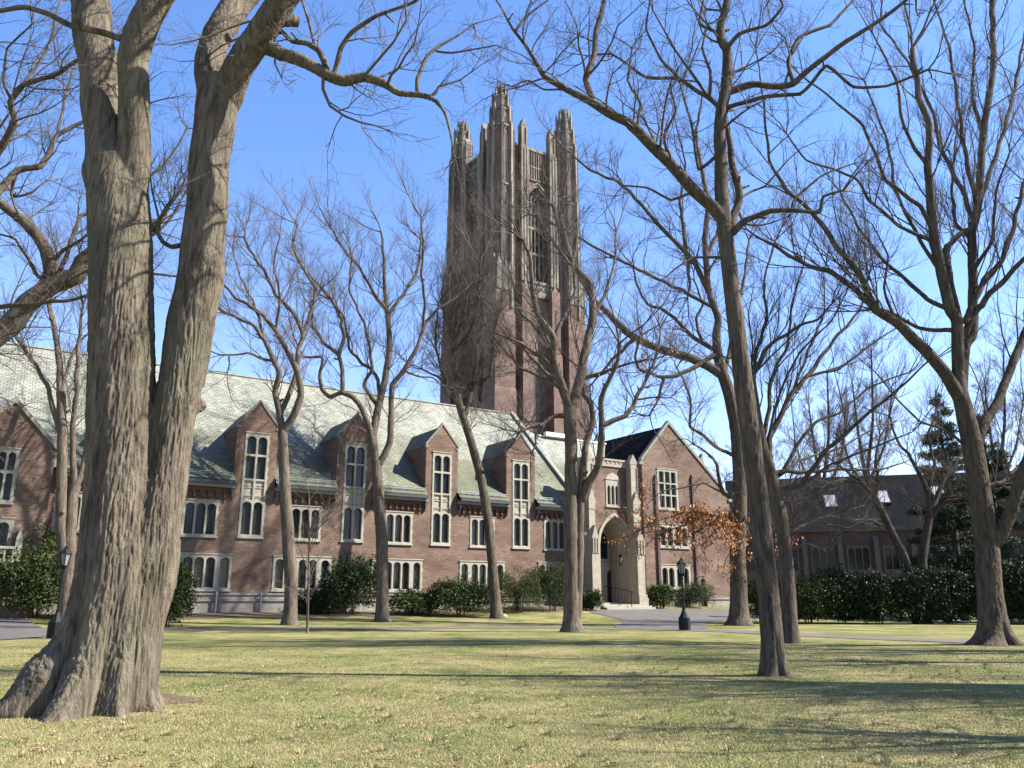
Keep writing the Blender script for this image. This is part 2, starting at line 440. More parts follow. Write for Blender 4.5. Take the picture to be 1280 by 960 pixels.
# grass blades on the near lawn, thinning out with distance
def grass():
    n = 480000
    u = rng.random(n); Y = 6.2 * (30 / 6.2) ** (u ** .85)
    X = (rng.random(n) * 2 - 1) * (Y * .72 + 1.5)
    cl = np.array([0.0])
    keep = rng.random(n) < np.clip(1.3 - Y / 34, .2, 1)
    X, Y = X[keep], Y[keep]; n = len(X)
    Z = terrain(X, Y)
    h = rng.uniform(.010, .030, n) * np.where(rng.random(n) < .06, 1.7, 1)
    w = rng.uniform(.0016, .0034, n) * (1 + Y / 12)
    a = rng.random(n) * 2 * math.pi; ln = rng.uniform(.2, 1.3, n) * h; b = rng.random(n) * 2 * math.pi
    base = np.stack([X, Y, Z - .004], -1)
    side = np.stack([np.cos(a), np.sin(a), np.zeros(n)], -1) * w[:, None]
    tip = base + np.stack([np.cos(b) * ln, np.sin(b) * ln, h], -1)
    tuft = rng.random((260, 2)); ty = 6.3 * (24 / 6.3) ** tuft[:, 0]; tx = (tuft[:, 1] * 2 - 1) * (ty * .7 + 1)
    k = rng.integers(0, 260, 16000); ang = rng.random(16000) * 6.28; rr = np.abs(rng.normal(0, .07, 16000))
    tb = np.stack([tx[k] + rr * np.cos(ang), ty[k] + rr * np.sin(ang), np.zeros(16000)], -1); tb[:, 2] = terrain(tb[:, 0], tb[:, 1])
    th_ = rng.uniform(.03, .075, 16000); td = np.stack([np.cos(ang) * th_ * .5, np.sin(ang) * th_ * .5, th_], -1); tsd = np.stack([-np.sin(ang), np.cos(ang), np.zeros(16000)], -1) * .0035
    base = np.vstack([base, tb]); side = np.vstack([side, tsd]); tip = np.vstack([tip, tb + td]); n = len(base)
    V = np.stack([base - side, base + side, tip], 1).reshape(-1, 3)
    F = np.arange(3 * n).reshape(n, 3)
    o = link('grass', mesh_np('grass', V, F), M['blade'])
    tag(o, 'short winter lawn grass, straw and green blades', 'grass', kind='stuff')
grass()

def leaf_litter():
    n = 1500
    Y = 6.5 * (45 / 6.5) ** rng.random(n); X = (rng.random(n) * 2 - 1) * (Y * .7 + 1)
    cl = rng.integers(0, 60, n); cY = 6.8 * (40 / 6.8) ** rng.random(60); cX = (rng.random(60) * 2 - 1) * (cY * .68)
    m = rng.random(n) < .45; X = np.where(m, cX[cl] + rng.normal(0, .5, n), X); Y = np.where(m, cY[cl] + rng.normal(0, .35, n), Y)
    Z = terrain(X, Y) + .022
    V = []; F = []
    for x, y, z in zip(X, Y, Z):
        s = random.uniform(.016, .042); a = random.random() * 6.28; t = random.uniform(-.5, .5)
        ca, sa = math.cos(a), math.sin(a); b = len(V)
        for (u, v, w) in ((-1.3, 0, .15), (-.5, -.6, .35), (0, -.25, 0), (.6, -.7, .4), (1.4, 0, .3), (.6, .7, .4), (0, .25, 0), (-.5, .6, .35)):
            V.append((x + s * (u * ca - v * sa), y + s * (u * sa + v * ca), z + s * (w + t * v * .5)))
        F += [(b, b + 1, b + 2, b + 6), (b + 2, b + 6, b + 7, b)][:0] or [(b, b + 1, b + 2), (b, b + 2, b + 6), (b, b + 6, b + 7), (b + 2, b + 3, b + 4), (b + 2, b + 4, b + 6), (b + 4, b + 5, b + 6)]
    o = link('fallen_leaves', mesh_np('fallen_leaves', np.array(V), np.array(F)), M['litter'])
    tag(o, 'dry tan and orange oak leaves scattered over the lawn', 'leaves', kind='stuff')
leaf_litter()
# ------------------------------------------------------------------ the hall (local frame: x along the front, y away from the lawn, z up)
hall = empty('college_hall', A0, TH)
tag(hall, 'long brick hall with gabled dormers, slate roof and stone arched entrance', 'building')

def wall_panel(mb, u0, u1, z0, z1, holes, y):
    us = sorted({u0, u1, *[min(max(h[0], u0), u1) for h in holes], *[min(max(h[1], u0), u1) for h in holes]})
    zs = sorted({z0, z1, *[min(max(h[2], z0), z1) for h in holes], *[min(max(h[3], z0), z1) for h in holes]})
    for a, b in zip(us, us[1:]):
        for c, d in zip(zs, zs[1:]):
            mu, mz = (a + b) / 2, (c + d) / 2
            if any(h[0] < mu < h[1] and h[2] < mz < h[3] for h in holes): continue
            mb.quad((a, y, c), (b, y, c), (b, y, d), (a, y, d))

def arch_pts(ua, ub, za, zb, kind, n=8):
    """head outline from right spring to left spring"""
    w = ub - ua; c = (ua + ub) / 2
    if kind == 'round':
        h = min(w * .42, zb - za - .05); zs = zb - h
        return zs, [(c + w / 2 * math.cos(math.pi * i / n), zs + h * math.sin(math.pi * i / n)) for i in range(n + 1)]
    if kind == 'point':
        h = min(w * .85, zb - za - .05); zs = zb - h; out = []
        rr = (h * h + w * w / 4) / w           # two arcs centred on the spring line
        for i in range(n + 1):
            x = ub - (ub - ua) * i / n
            dx = (x - (ub - rr)) if x >= c else ((ua + rr) - x)
            out.append((x, zs + math.sqrt(max(rr * rr - dx * dx, 0))))
        return zs, out
    return zb, [(ub, zb), (ua, zb)]

def stone_window(parent, u0, u1, z0, z1, lights, y=0.0, mat='stone', proud=.05, deep=.22, panels=(), quoins=True, name='window', sill=True):
    """lights: (ua,ub,za,zb,kind). The frame stands in an opening of the wall, panes set back inside it"""
    mb = MB(); yf = y - proud
    us = sorted({u0, u1, *[l[0] for l in lights], *[l[1] for l in lights]})
    zs = sorted({z0, z1, *[l[2] for l in lights], *[l[3] for l in lights]})
    for a, b in zip(us, us[1:]):
        for c, d in zip(zs, zs[1:]):
            mu, mz = (a + b) / 2, (c + d) / 2
            if any(l[0] < mu < l[1] and l[2] < mz < l[3] for l in lights): continue
            mb.quad((a, yf, c), (b, yf, c), (b, yf, d), (a, yf, d))
    # outer edge of the surround
    mb.quad((u0, y + .03, z0), (u0, yf, z0), (u0, yf, z1), (u0, y + .03, z1)); mb.quad((u1, yf, z0), (u1, y + .03, z0), (u1, y + .03, z1), (u1, yf, z1))
    mb.quad((u0, yf, z1), (u1, yf, z1), (u1, y + .03, z1), (u0, y + .03, z1)); mb.quad((u0, y + .03, z0), (u1, y + .03, z0), (u1, yf, z0), (u0, yf, z0))
    for (ua, ub, za, zb, kind) in lights:
        zsp, arc = arch_pts(ua, ub, za, zb, kind)
        yb = y + deep
        for (p, q) in zip(arc, arc[1:]):
            if kind != 'rect':
                mb.quad((q[0], yf, q[1]), (p[0], yf, p[1]), (p[0], yf, zb), (q[0], yf, zb))
            mb.quad((p[0], yf, p[1]), (q[0], yf, q[1]), (q[0], yb, q[1]), (p[0], yb, p[1]))
        mb.quad((ua, yf, za), (ua, yb, za), (ua, yb, zsp), (ua, yf, zsp))
        mb.quad((ub, yb, za), (ub, yf, za), (ub, yf, zsp), (ub, yb, zsp))
        mb.quad((ua, yf, za), (ub, yf, za), (ub, yb, za + .05), (ua, yb, za + .05))
    if sill: mb.box(u0 - .06, u1 + .06, yf - .06, y + .02, z0 - .10, z0 - .001)
    # hood strip over the head, toothed jamb stones
    mb.box(u0 - .05, u1 + .05, yf - .045, y + .02, z1 + .001, z1 + .075)
    if quoins:
        z = z0 + .12
        k = 0
        while z < z1 - .3:
            if k % 2 == 0:
                mb.box(u0 - .05, u0 - .001, yf + .028, y + .02, z, z + .27); mb.box(u1 + .001, u1 + .05, yf + .028, y + .02, z, z + .27)
            z += .30; k += 1
    for (ua, ub, za, zb) in panels:                       # blind tracery panel: recessed stone with cusped heads
        mb.quad((ua, y + .05, za), (ub, y + .05, za), (ub, y + .05, zb), (ua, y + .05, zb))
        w = ub - ua
        for zz, fl in ((zb - .42, 1), (za + .26, -1)):
            for i in range(2):
                c = ua + w * (.25 + .5 * i)
                for a0 in range(6):
                    t0, t1 = math.pi * a0 / 6, math.pi * (a0 + 1) / 6
                    p0 = (c + w * .23 * math.cos(t0), zz + fl * w * .23 * math.sin(t0)); p1 = (c + w * .23 * math.cos(t1), zz + fl * w * .23 * math.sin(t1))
                    mb.tube([(p0[0], y + .035, p0[1]), (p1[0], y + .035, p1[1])], .028, 4)
            mb.box(ua, ub, y + .005, y + .049, zz - fl * .02 - .03, zz - fl * .02 + .03)
    fr = mb.build(name, M[mat], parent)
    g = MB()
    for (ua, ub, za, zb, kind) in lights:
        if kind != 'panel' and (ua, ub, za, zb) not in panels:
            g.quad((ua - .02, y + deep - .05, za), (ub + .02, y + deep - .05, za), (ub + .02, y + deep - .05, zb), (ua - .02, y + deep - .05, zb))
    g.build('pane', M['glass'], fr)
    # lead saddle bars / glazing frame at the foot
    return fr

def lights_row(u0, widths, gaps, za, zb, kind):
    out = []; u = u0
    for w, g in zip(widths, gaps + [0]):
        out.append((u, u + w, za, zb, kind)); u += w + g
    return out

BAYS = [2.74, 9.74, 16.68, 23.80, -4.3, -11.3 - 7.0]
BAYS = [-4.3, 2.74, 9.74, 16.68, 23.80]
ZE = 8.85           # eaves
PIT = math.tan(R(42.7))
RIDGE_D = 10.0
T_L, T_R = -34.0, 29.3
roof_z = lambda dep: ZE + .12 + (dep + .5) * PIT
HB = 1.36           # half width of a bay

holes = []
W3 = []; W5 = []; WB = []
for c in BAYS:
    WB.append((c - .80, c + .80, 5.45, 12.28))
for c in (-7.6, -.48, 6.36, 13.24, 20.25): W3.append((c - 1.08, c + 1.08, 5.40, 7.62))
W3.append((26.0, 28.16, 5.40, 7.78))
for c in (-7.4, -.28, 6.36, 13.24, 20.30): W5.append((c - 1.98, c + 1.98, 2.12, 4.28))
W5.append((25.4, 29.0, 2.3, 4.36))

def build_hall_wall():
    mb = MB()
    allh = W3 + W5 + WB
    wall_panel(mb, T_L, 30.5, -.8, ZE + .05, allh, 0.0)
    for c in BAYS:
        wall_panel(mb, c - HB, c + HB, ZE + .05, 12.80, WB, 0.0)
        mb.add([(c - HB, 0, 12.8), (c + HB, 0, 12.8), (c, 0, 14.45)], [(0, 1, 2)])
    # right end of the tall roof: gable wall carried up behind the parapet, back and left walls
    mb.add([(T_R, 0, -.8), (T_R, 20, -.8), (T_R, 20, ZE), (T_R, 10, roof_z(10) - .15), (T_R, 0, ZE)], [(0, 1, 2, 3, 4)])
    mb.add([(T_L, 0, -.8), (T_L, 20, -.8), (T_L, 20, ZE), (T_L, 10, roof_z(10) - .15), (T_L, 0, ZE)], [(4, 3, 2, 1, 0)])
    mb.quad((T_L, 20, -.8), (T_R, 20, -.8), (T_R, 20, ZE), (T_L, 20, ZE))
    mb.build('wall', M['brick'], hall)
    p = MB()                                              # stone plinth with two weathered courses
    p.box(T_L, 29.0, -.16, -.003, -.8, 1.42); p.box(T_L, 29.0, -.24, -.003, 1.421, 1.56)
    p.box(T_L, 29.0, -.13, -.003, 1.561, 1.80); p.box(T_L, 29.0, -.20, -.003, 1.801, 1.93)
    p.build('plinth', M['rubble'], hall)
build_hall_wall()

for w in W3:
    n = 3; ww = (w[1] - w[0] - .28 - .24) / 3
    stone_window(hall, *w, lights_row(w[0] + .14, [ww] * 3, [.12, .12], w[2] + .10, w[3] - .17, 'round'))
for w in W5:
    L = w[1] - w[0]; s = L / 3.96
    x = w[0] + .15 * s
    ls = lights_row(x, [.55 * s] * 5, [.32 * s, .135 * s, .135 * s, .32 * s], w[2] + .10, w[3] - .17, 'round')
    stone_window(hall, *w, ls)
for w in WB:
    c = (w[0] + w[1]) / 2
    ls = []; pan = []
    for a, b in ((c - .66, c - .065), (c + .065, c + .66)):
        ls += [(a, b, 5.58, 7.72, 'round'), (a, b, 9.22, 10.72, 'rect'), (a, b, 10.86, 12.06, 'round')]
        ls.append((a, b, 7.84, 9.10, 'panel')); pan.append((a, b, 7.84, 9.10))
    stone_window(hall, *w, ls, panels=pan)

def roof_plane():
    mb = MB()
    y0 = -.5; th = .12
    z0 = ZE + .12
    zr = z0 + (RIDGE_D + .5) * PIT
    # split so that the plane stays a regular sheet; dormers rise through it
    cuts = [T_L] + sorted(x for c in BAYS for x in (c - HB + .02, c + HB - .02)) + [T_R]
    inb = lambda m: any(abs(m - c) < HB - .05 for c in BAYS)
    for a, b in zip(cuts, cuts[1:]):
        ys = .25 if inb((a + b) / 2) else y0
        zs = z0 + (ys + .5) * PIT
        mb.quad((a, ys, zs), (b, ys, zs), (b, RIDGE_D, zr), (a, RIDGE_D, zr))
    mb.quad((T_R, 20.5, z0), (T_L, 20.5, z0), (T_L, RIDGE_D, zr), (T_R, RIDGE_D, zr))
    r = mb.build('roof', M['slate'], hall)
    rc = MB(); rc.tube([(T_L, RIDGE_D, zr + .02), (T_R, RIDGE_D, zr + .02)], .13, 6); rc.build('ridge_capping', M['coping'], r)
    # raking stone coping at the right end
    cp = MB()
    cp.prism([(-.62, z0 - .22), (RIDGE_D + .1, zr - .05), (RIDGE_D + .1, zr + .38), (-.62, z0 + .28)][::-1], lambda u, v: (T_R - .08, u, v), lambda u, v: (T_R + .34, u, v))
    cp.build('raking_coping', M['coping'], r)
    cu = MB(); cu.prism([(4.6, roof_z(4.6) - .1), (7.6, roof_z(7.6) - .1), (7.6, roof_z(7.6) + .12), (4.6, roof_z(4.6) + .12)][::-1], lambda u, v: (T_R + .35, u, v), lambda u, v: (T_R + .75, u, v))
    cu.build('copper_flashing', M['copper'], r)
roof_plane()

def low_roof():
    a, b = T_R + .3, 43.0
    z0 = ZE + .12; d = 7.4; zr = z0 + (d + .5) * PIT
    mb = MB()
    mb.quad((a, -.5, z0), (b, -.5, z0), (b, d, zr), (a, d, zr))
    mb.quad((b, 11.3, zr - 3.6), (a, 11.3, zr - 3.6), (a, d, zr), (b, d, zr))
    r = mb.build('roof', M['slate'], hall)
    k = MB(); k.tube([(a, d, zr + .03), (b, d, zr + .03)], .12, 6)
    k.box(31.2, 34.6, d - .5, d - .05, zr + .02, zr + .42)
    k.build('ridge_capping', M['white'], r)
low_roof()

def dormer(c):
    rise = 14.45 - 12.80
    mb = MB()
    zf = roof_z(0) - .3
    # cheeks run back until they die into the main roof
    yb = (12.80 - (ZE + .12)) / PIT - .5
    for s in (-1, 1):
        x = c + s * HB
        mb.add([(x, .004, ZE - .2), (x, yb, 12.80), (x, .004, 12.80)], [(0, 1, 2)])
        mb.add([(x - s * .28, .10, ZE), (x - s * .28, yb, 12.80), (x - s * .28, .10, 12.80)], [(0, 1, 2)])
    d = mb.build('dormer', M['brick'], hall)
    r = MB()
    ya = (14.30 - (ZE + .12)) / PIT - .5
    for s in (-1, 1):
        e = (c + s * (HB + .03), 12.74); top = (c, 14.36)
        ye = (12.74 - (ZE + .12)) / PIT - .5
        r.quad((e[0], .06, e[1]), (top[0], .06, top[1]), (top[0], ya, top[1]), (e[0], ye, e[1]))
        r.quad((e[0], .06, e[1] - .1), (e[0], .06, e[1]), (e[0], ye, e[1]), (e[0], ye - .1, e[1] - .1))
    r.build('dormer_roof', M['shade_slate'], d)
    k = MB()
    for s in (-1, 1):
        k.slab([(c, 14.44), (c, 14.62), (c + s * (HB + .04), 12.94), (c + s * (HB + .04), 12.75)][::s], -.05, .20)
        k.box(c + s * (HB - .05) - .11, c + s * (HB - .05) + .11, -.06, .21, 12.58, 12.749)
    k.build('gable_coping', M['coping'], d)
for c in BAYS: dormer(c)

def eaves(a, b):
    g = MB()
    g.box(a + .02, b - .02, -.66, -.40, ZE - .14, ZE + .06)
    gut = g.build('gutter', M['metal'], hall)
    s = MB()
    s.box(a + .01, b - .01, -.50, -.003, ZE - .36, ZE - .143); s.build('stone_cornice', M['coping'], gut)
    gr = MB(); yr = -.30
    n = max(2, int((b - a) / .62))
    for i in range(n + 1):
        x = a + .15 + (b - a - .3) * i / n
        gr.box(x - .02, x + .02, yr - .02, yr + .02, roof_z(yr) - .02, roof_z(yr) + .30)
    gr.tube([(a + .1, yr, roof_z(yr) + .30), (b - .1, yr, roof_z(yr) + .30)], .028, 5); gr.tube([(a + .1, yr, roof_z(yr) + .17), (b - .1, yr, roof_z(yr) + .17)], .022, 5)
    gr.build('snow_guard', M['lead'], gut)
    ct = MB()                                              # corbel table: a brick band on little arches
    z0, z1 = ZE - .98, ZE - .55
    n = max(3, int((b - a) / .46)); w = (b - a) / n
    ct.box(a, b, -.22, -.003, z1, z1 + .185)
    for i in range(n + 1):
        x = a + w * i
        xa, xb = max(a, x - .085), min(b, x + .085)
        ct.box(xa, xb, -.20, -.003, z0, z1 - .001); 
        ct.box(xa + .02, xb - .02, -.12, -.003, z0 - .10, z0 - .001)
    for i in range(n):
        c = a + w * (i + .5); hw = w / 2 - .085
        for j in range(5):
            t0, t1 = math.pi * j / 5, math.pi * (j + 1) / 5
            p, q = (c + hw * math.cos(t0), z1 - .20 + .18 * math.sin(t0)), (c + hw * math.cos(t1), z1 - .20 + .18 * math.sin(t1))
            ct.quad((p[0], -.2, p[1]), (q[0], -.2, q[1]), (q[0], -.2, z1), (p[0], -.2, z1))
            ct.quad((p[0], -.2, p[1]), (q[0], -.2, q[1]), (q[0], -.02, q[1]), (p[0], -.02, p[1]))
    ct.build('corbel_table', M['rbrick'], hall)
    h = MB()                                               # rainwater heads hanging at both ends
    for x in (a + .10, b - .10):
        h.box(x - .08, x + .08, -.40, -.225, ZE - .62, ZE - .365); h.tube([(x, -.30, ZE - .62), (x, -.30, ZE - .86)], .045, 6)
    h.build('rain_head', M['metal'], gut)
segs = [(T_L, BAYS[0] - HB)] + [(p + HB, q - HB) for p, q in zip(BAYS, BAYS[1:])] + [(BAYS[-1] + HB, 29.1)]
for a, b in segs[1:]: eaves(a, b)
eaves(-8.6, BAYS[0] - HB)

for x in (.85, 3.62):                                     # pale stand pipes at the foot of the wall
    v = MB(); v.tube([(x, -.36, .4), (x, -.36, 1.95), (x, -.36, 2.0)], [.065, .065, .03], 10)
    v.frustum(x, -.36, 1.72, 1.95, .085, .085, 10); v.build('stand_pipe', M['lead'], hall)

# ---- projecting gabled wing at the far left
def left_wing():
    y = -2.0
    cu, za = fac(20, 503, y); cr, zs = fac(70, 562, y)
    hw = cr - cu
    mb = MB()
    w1 = (cu - .55, cu + .55, fac(3, 628, y)[1], fac(3, 560, y)[1]); w2 = (cu - .75, cu + .75, fac(10, 690, y)[1], fac(10, 648, y)[1])
    dr = (cu - 1.0, cu + .62, -.5, fac(10, 708, y)[1])
    wall_panel(mb, cu - hw, cr, -.8, zs, [w1, w2, dr], y)
    mb.add([(cu - hw, y, zs), (cr, y, zs), (cu, y, za)], [(0, 1, 2)])
    for x in (cu - hw, cr): mb.quad((x, y, -.8), (x, -.005, -.8), (x, -.005, zs), (x, y, zs))
    w = mb.build('wing_wall', M['brick'], hall)
    r = MB(); ya = (za - .12 - (ZE + .12)) / PIT - .5; ye = (zs - .1 - (ZE + .12)) / PIT - .5
    for s in (-1, 1): r.quad((cu + s * (hw + .08), y + .05, zs - .1), (cu, y + .05, za - .12), (cu, ya, za - .12), (cu + s * (hw + .08), ye, zs - .1))
    r.build('wing_roof', M['slate'], w)
    k = MB()
    for s in (-1, 1):
        k.slab([(cu, za - .01), (cu, za + .30), (cu + s * (hw + .12), zs + .16), (cu + s * (hw + .12), zs - .12)][::s], y - .10, y + .28)
        k.box(cu + s * hw - .2, cu + s * hw + .2, y - .11, y + .29, zs - .36, zs - .125)
    k.build('gable_coping', M['coping'], w)
    stone_window(hall, *w1, [(w1[0] + .15, cu - .06, w1[2] + .12, w1[3] - 1.35, 'round'), (cu + .06, w1[1] - .15, w1[2] + .12, w1[3] - 1.35, 'round'), (w1[0] + .15, cu - .06, w1[3] - 1.2, w1[3] - .2, 'round'), (cu + .06, w1[1] - .15, w1[3] - 1.2, w1[3] - .2, 'round')], y=y)
    stone_window(hall, *w2, [(w2[0] + .18, cu - .06, w2[2] + .1, w2[3] - .22, 'round'), (cu + .06, w2[1] - .18, w2[2] + .1, w2[3] - .22, 'round')], y=y)
    fr = stone_window(hall, *dr, [(dr[0] + .18, dr[1] - .18, -.45, dr[3] - .25, 'round')], y=y, deep=.6, name='side_door_surround', quoins=False)
    b = MB()                                               # little stone balcony over the side door
    zb = dr[3] + .18
    b.box(cu - 1.1, cu + 1.0, y - .55, y - .06, zb, zb + .18)
    for i in range(6): b.frustum(cu - 1.0 + i * .38, y - .46, zb + .181, zb + .72, .05, .05, 6)
    b.box(cu - 1.1, cu + 1.0, y - .56, y - .36, zb + .721, zb + .86)
    b.box(cu + .98, cu + 1.3, y - .40, y - .06, zb - 1.4, zb + 1.3); b.slab([(cu + .98, zb + 1.301), (cu + 1.3, zb + 1.301), (cu + 1.14, zb + 1.9)], y - .40, y - .08)
    b.build('stone_balcony', M['stone'], hall)
left_wing()

# ---- gabled cross block to the right of the entrance
GY = -1.0
def right_block():
    y = GY
    gl, zl = fac(802, 575, y); ga, zt = fac(835, 530, y); gr, zrt = fac(911, 622, y)
    wt = (37.45, 39.85, 9.20, 12.70); wm = (37.35, 40.9, 5.92, 7.90); wl = (37.35, 40.85, 2.42, 4.42)
    mb = MB()
    hs = [wt, wm, wl]
    # rectangular core + the two raking parts
    wall_panel(mb, gl, gr, -.8, zrt, hs, y)
    wall_panel(mb, gl, ga + (zt - zl) * 0 + (gr - ga) * (zt - zl) / (zt - zrt), zrt, zl, hs, y)
    xr = ga + (gr - ga) * (zt - zl) / (zt - zrt)
    mb.add([(xr, y, zrt), (gr, y, zrt), (xr, y, zl)], [(0, 1, 2)])
    mb.add([(gl, y, zl), (xr, y, zl), (ga, y, zt)], [(0, 1, 2)])
    mb.quad((gl, y, -.8), (gl, 18, -.8), (gl, 18, zl), (gl, y, zl)); mb.quad((gr, y, -.8), (gr, 18, -.8), (gr, 18, zrt), (gr, y, zrt))
    w = mb.build('gable_wall', M['brick'], hall)
    r = MB()
    r.quad((gl - .12, y + .05, zl - .12), (ga, y + .05, zt - .14), (ga, 18, zt - .14), (gl - .12, 18, zl - .12))
    r.quad((gr + .12, y + .05, zrt - .12), (ga, y + .05, zt - .14), (ga, 18, zt - .14), (gr + .12, 18, zrt - .12))
    rr = r.build('roof', M['dslate'], hall)
    g2 = MB(); q = 9.0                                     # small second gable further back on the ridge
    g2.slab([(ga - 1.1, zt - 1.3), (ga + 1.1, zt - 1.3), (ga, zt + .75)], q, q + .35); g2.build('rear_gable', M['coping'], rr)
    k = MB()
    k.slab([(ga, zt - .02), (ga, zt + .32), (gl - .14, zl + .16), (gl - .14, zl - .14)], y - .10, y + .28)
    k.slab([(ga, zt - .02), (gr + .14, zrt - .14), (gr + .14, zrt + .16), (ga, zt + .32)], y - .10, y + .28)
    k.box(gl - .35, gl + .15, y - .12, y + .30, zl - .40, zl - .145); k.box(gr - .15, gr + .35, y - .12, y + .30, zrt - .40, zrt - .145)
    mx = ga + (gr - ga) * .55; mz = zt + (zrt - zt) * .55
    k.slab([(mx - .35, mz + .30), (mx + .25, mz + .02), (mx + .05, mz + 1.05)], y - .08, y + .26)
    k.build('gable_coping', M['coping'], w)
    ls = []
    for (a, b) in ((2.0, 3.0),): pass
    ww = (wt[1] - wt[0] - .40 - .28) / 3
    for za, zb, kd in ((wt[2] + .14, wt[2] + 1.15, 'rect'), (wt[2] + 1.28, wt[2] + 2.2, 'rect'), (wt[2] + 2.33, wt[3] - .2, 'rect')):
        ls += lights_row(wt[0] + .2, [ww] * 3, [.14, .14], za, zb, kd)
    stone_window(hall, *wt, ls, y=y)
    for wv in (wm, wl):
        ww = (wv[1] - wv[0] - .40 - .28 - .30) / 4
        stone_window(hall, *wv, lights_row(wv[0] + .2, [ww] * 4, [.14, .30, .14], wv[2] + .14, wv[3] - .24, 'round'), y=y)
    for px in (818.5, 864):
        u, z1 = fac(px, 596, y)
        v = MB(); v.box(u - .13, u + .13, y - .16, y - .004, 1.0, z1); v.frustum(u, y - .085, z1 - .05, z1 + .22, .14, .05, 10)
        for zz in (3.0, 6.0, 9.0): v.box(u - .19, u + .19, y - .18, y - .003, zz, zz + .08)
        v.build('downspout', M['rust'], hall)
    p = MB(); p.box(gl + .0, gr + .1, y - .16, y - .003, -.8, 1.55); p.box(gl, gr + .12, y - .24, y - .003, 1.551, 1.72)
    p.build('plinth', M['rubble'], hall)
right_block()

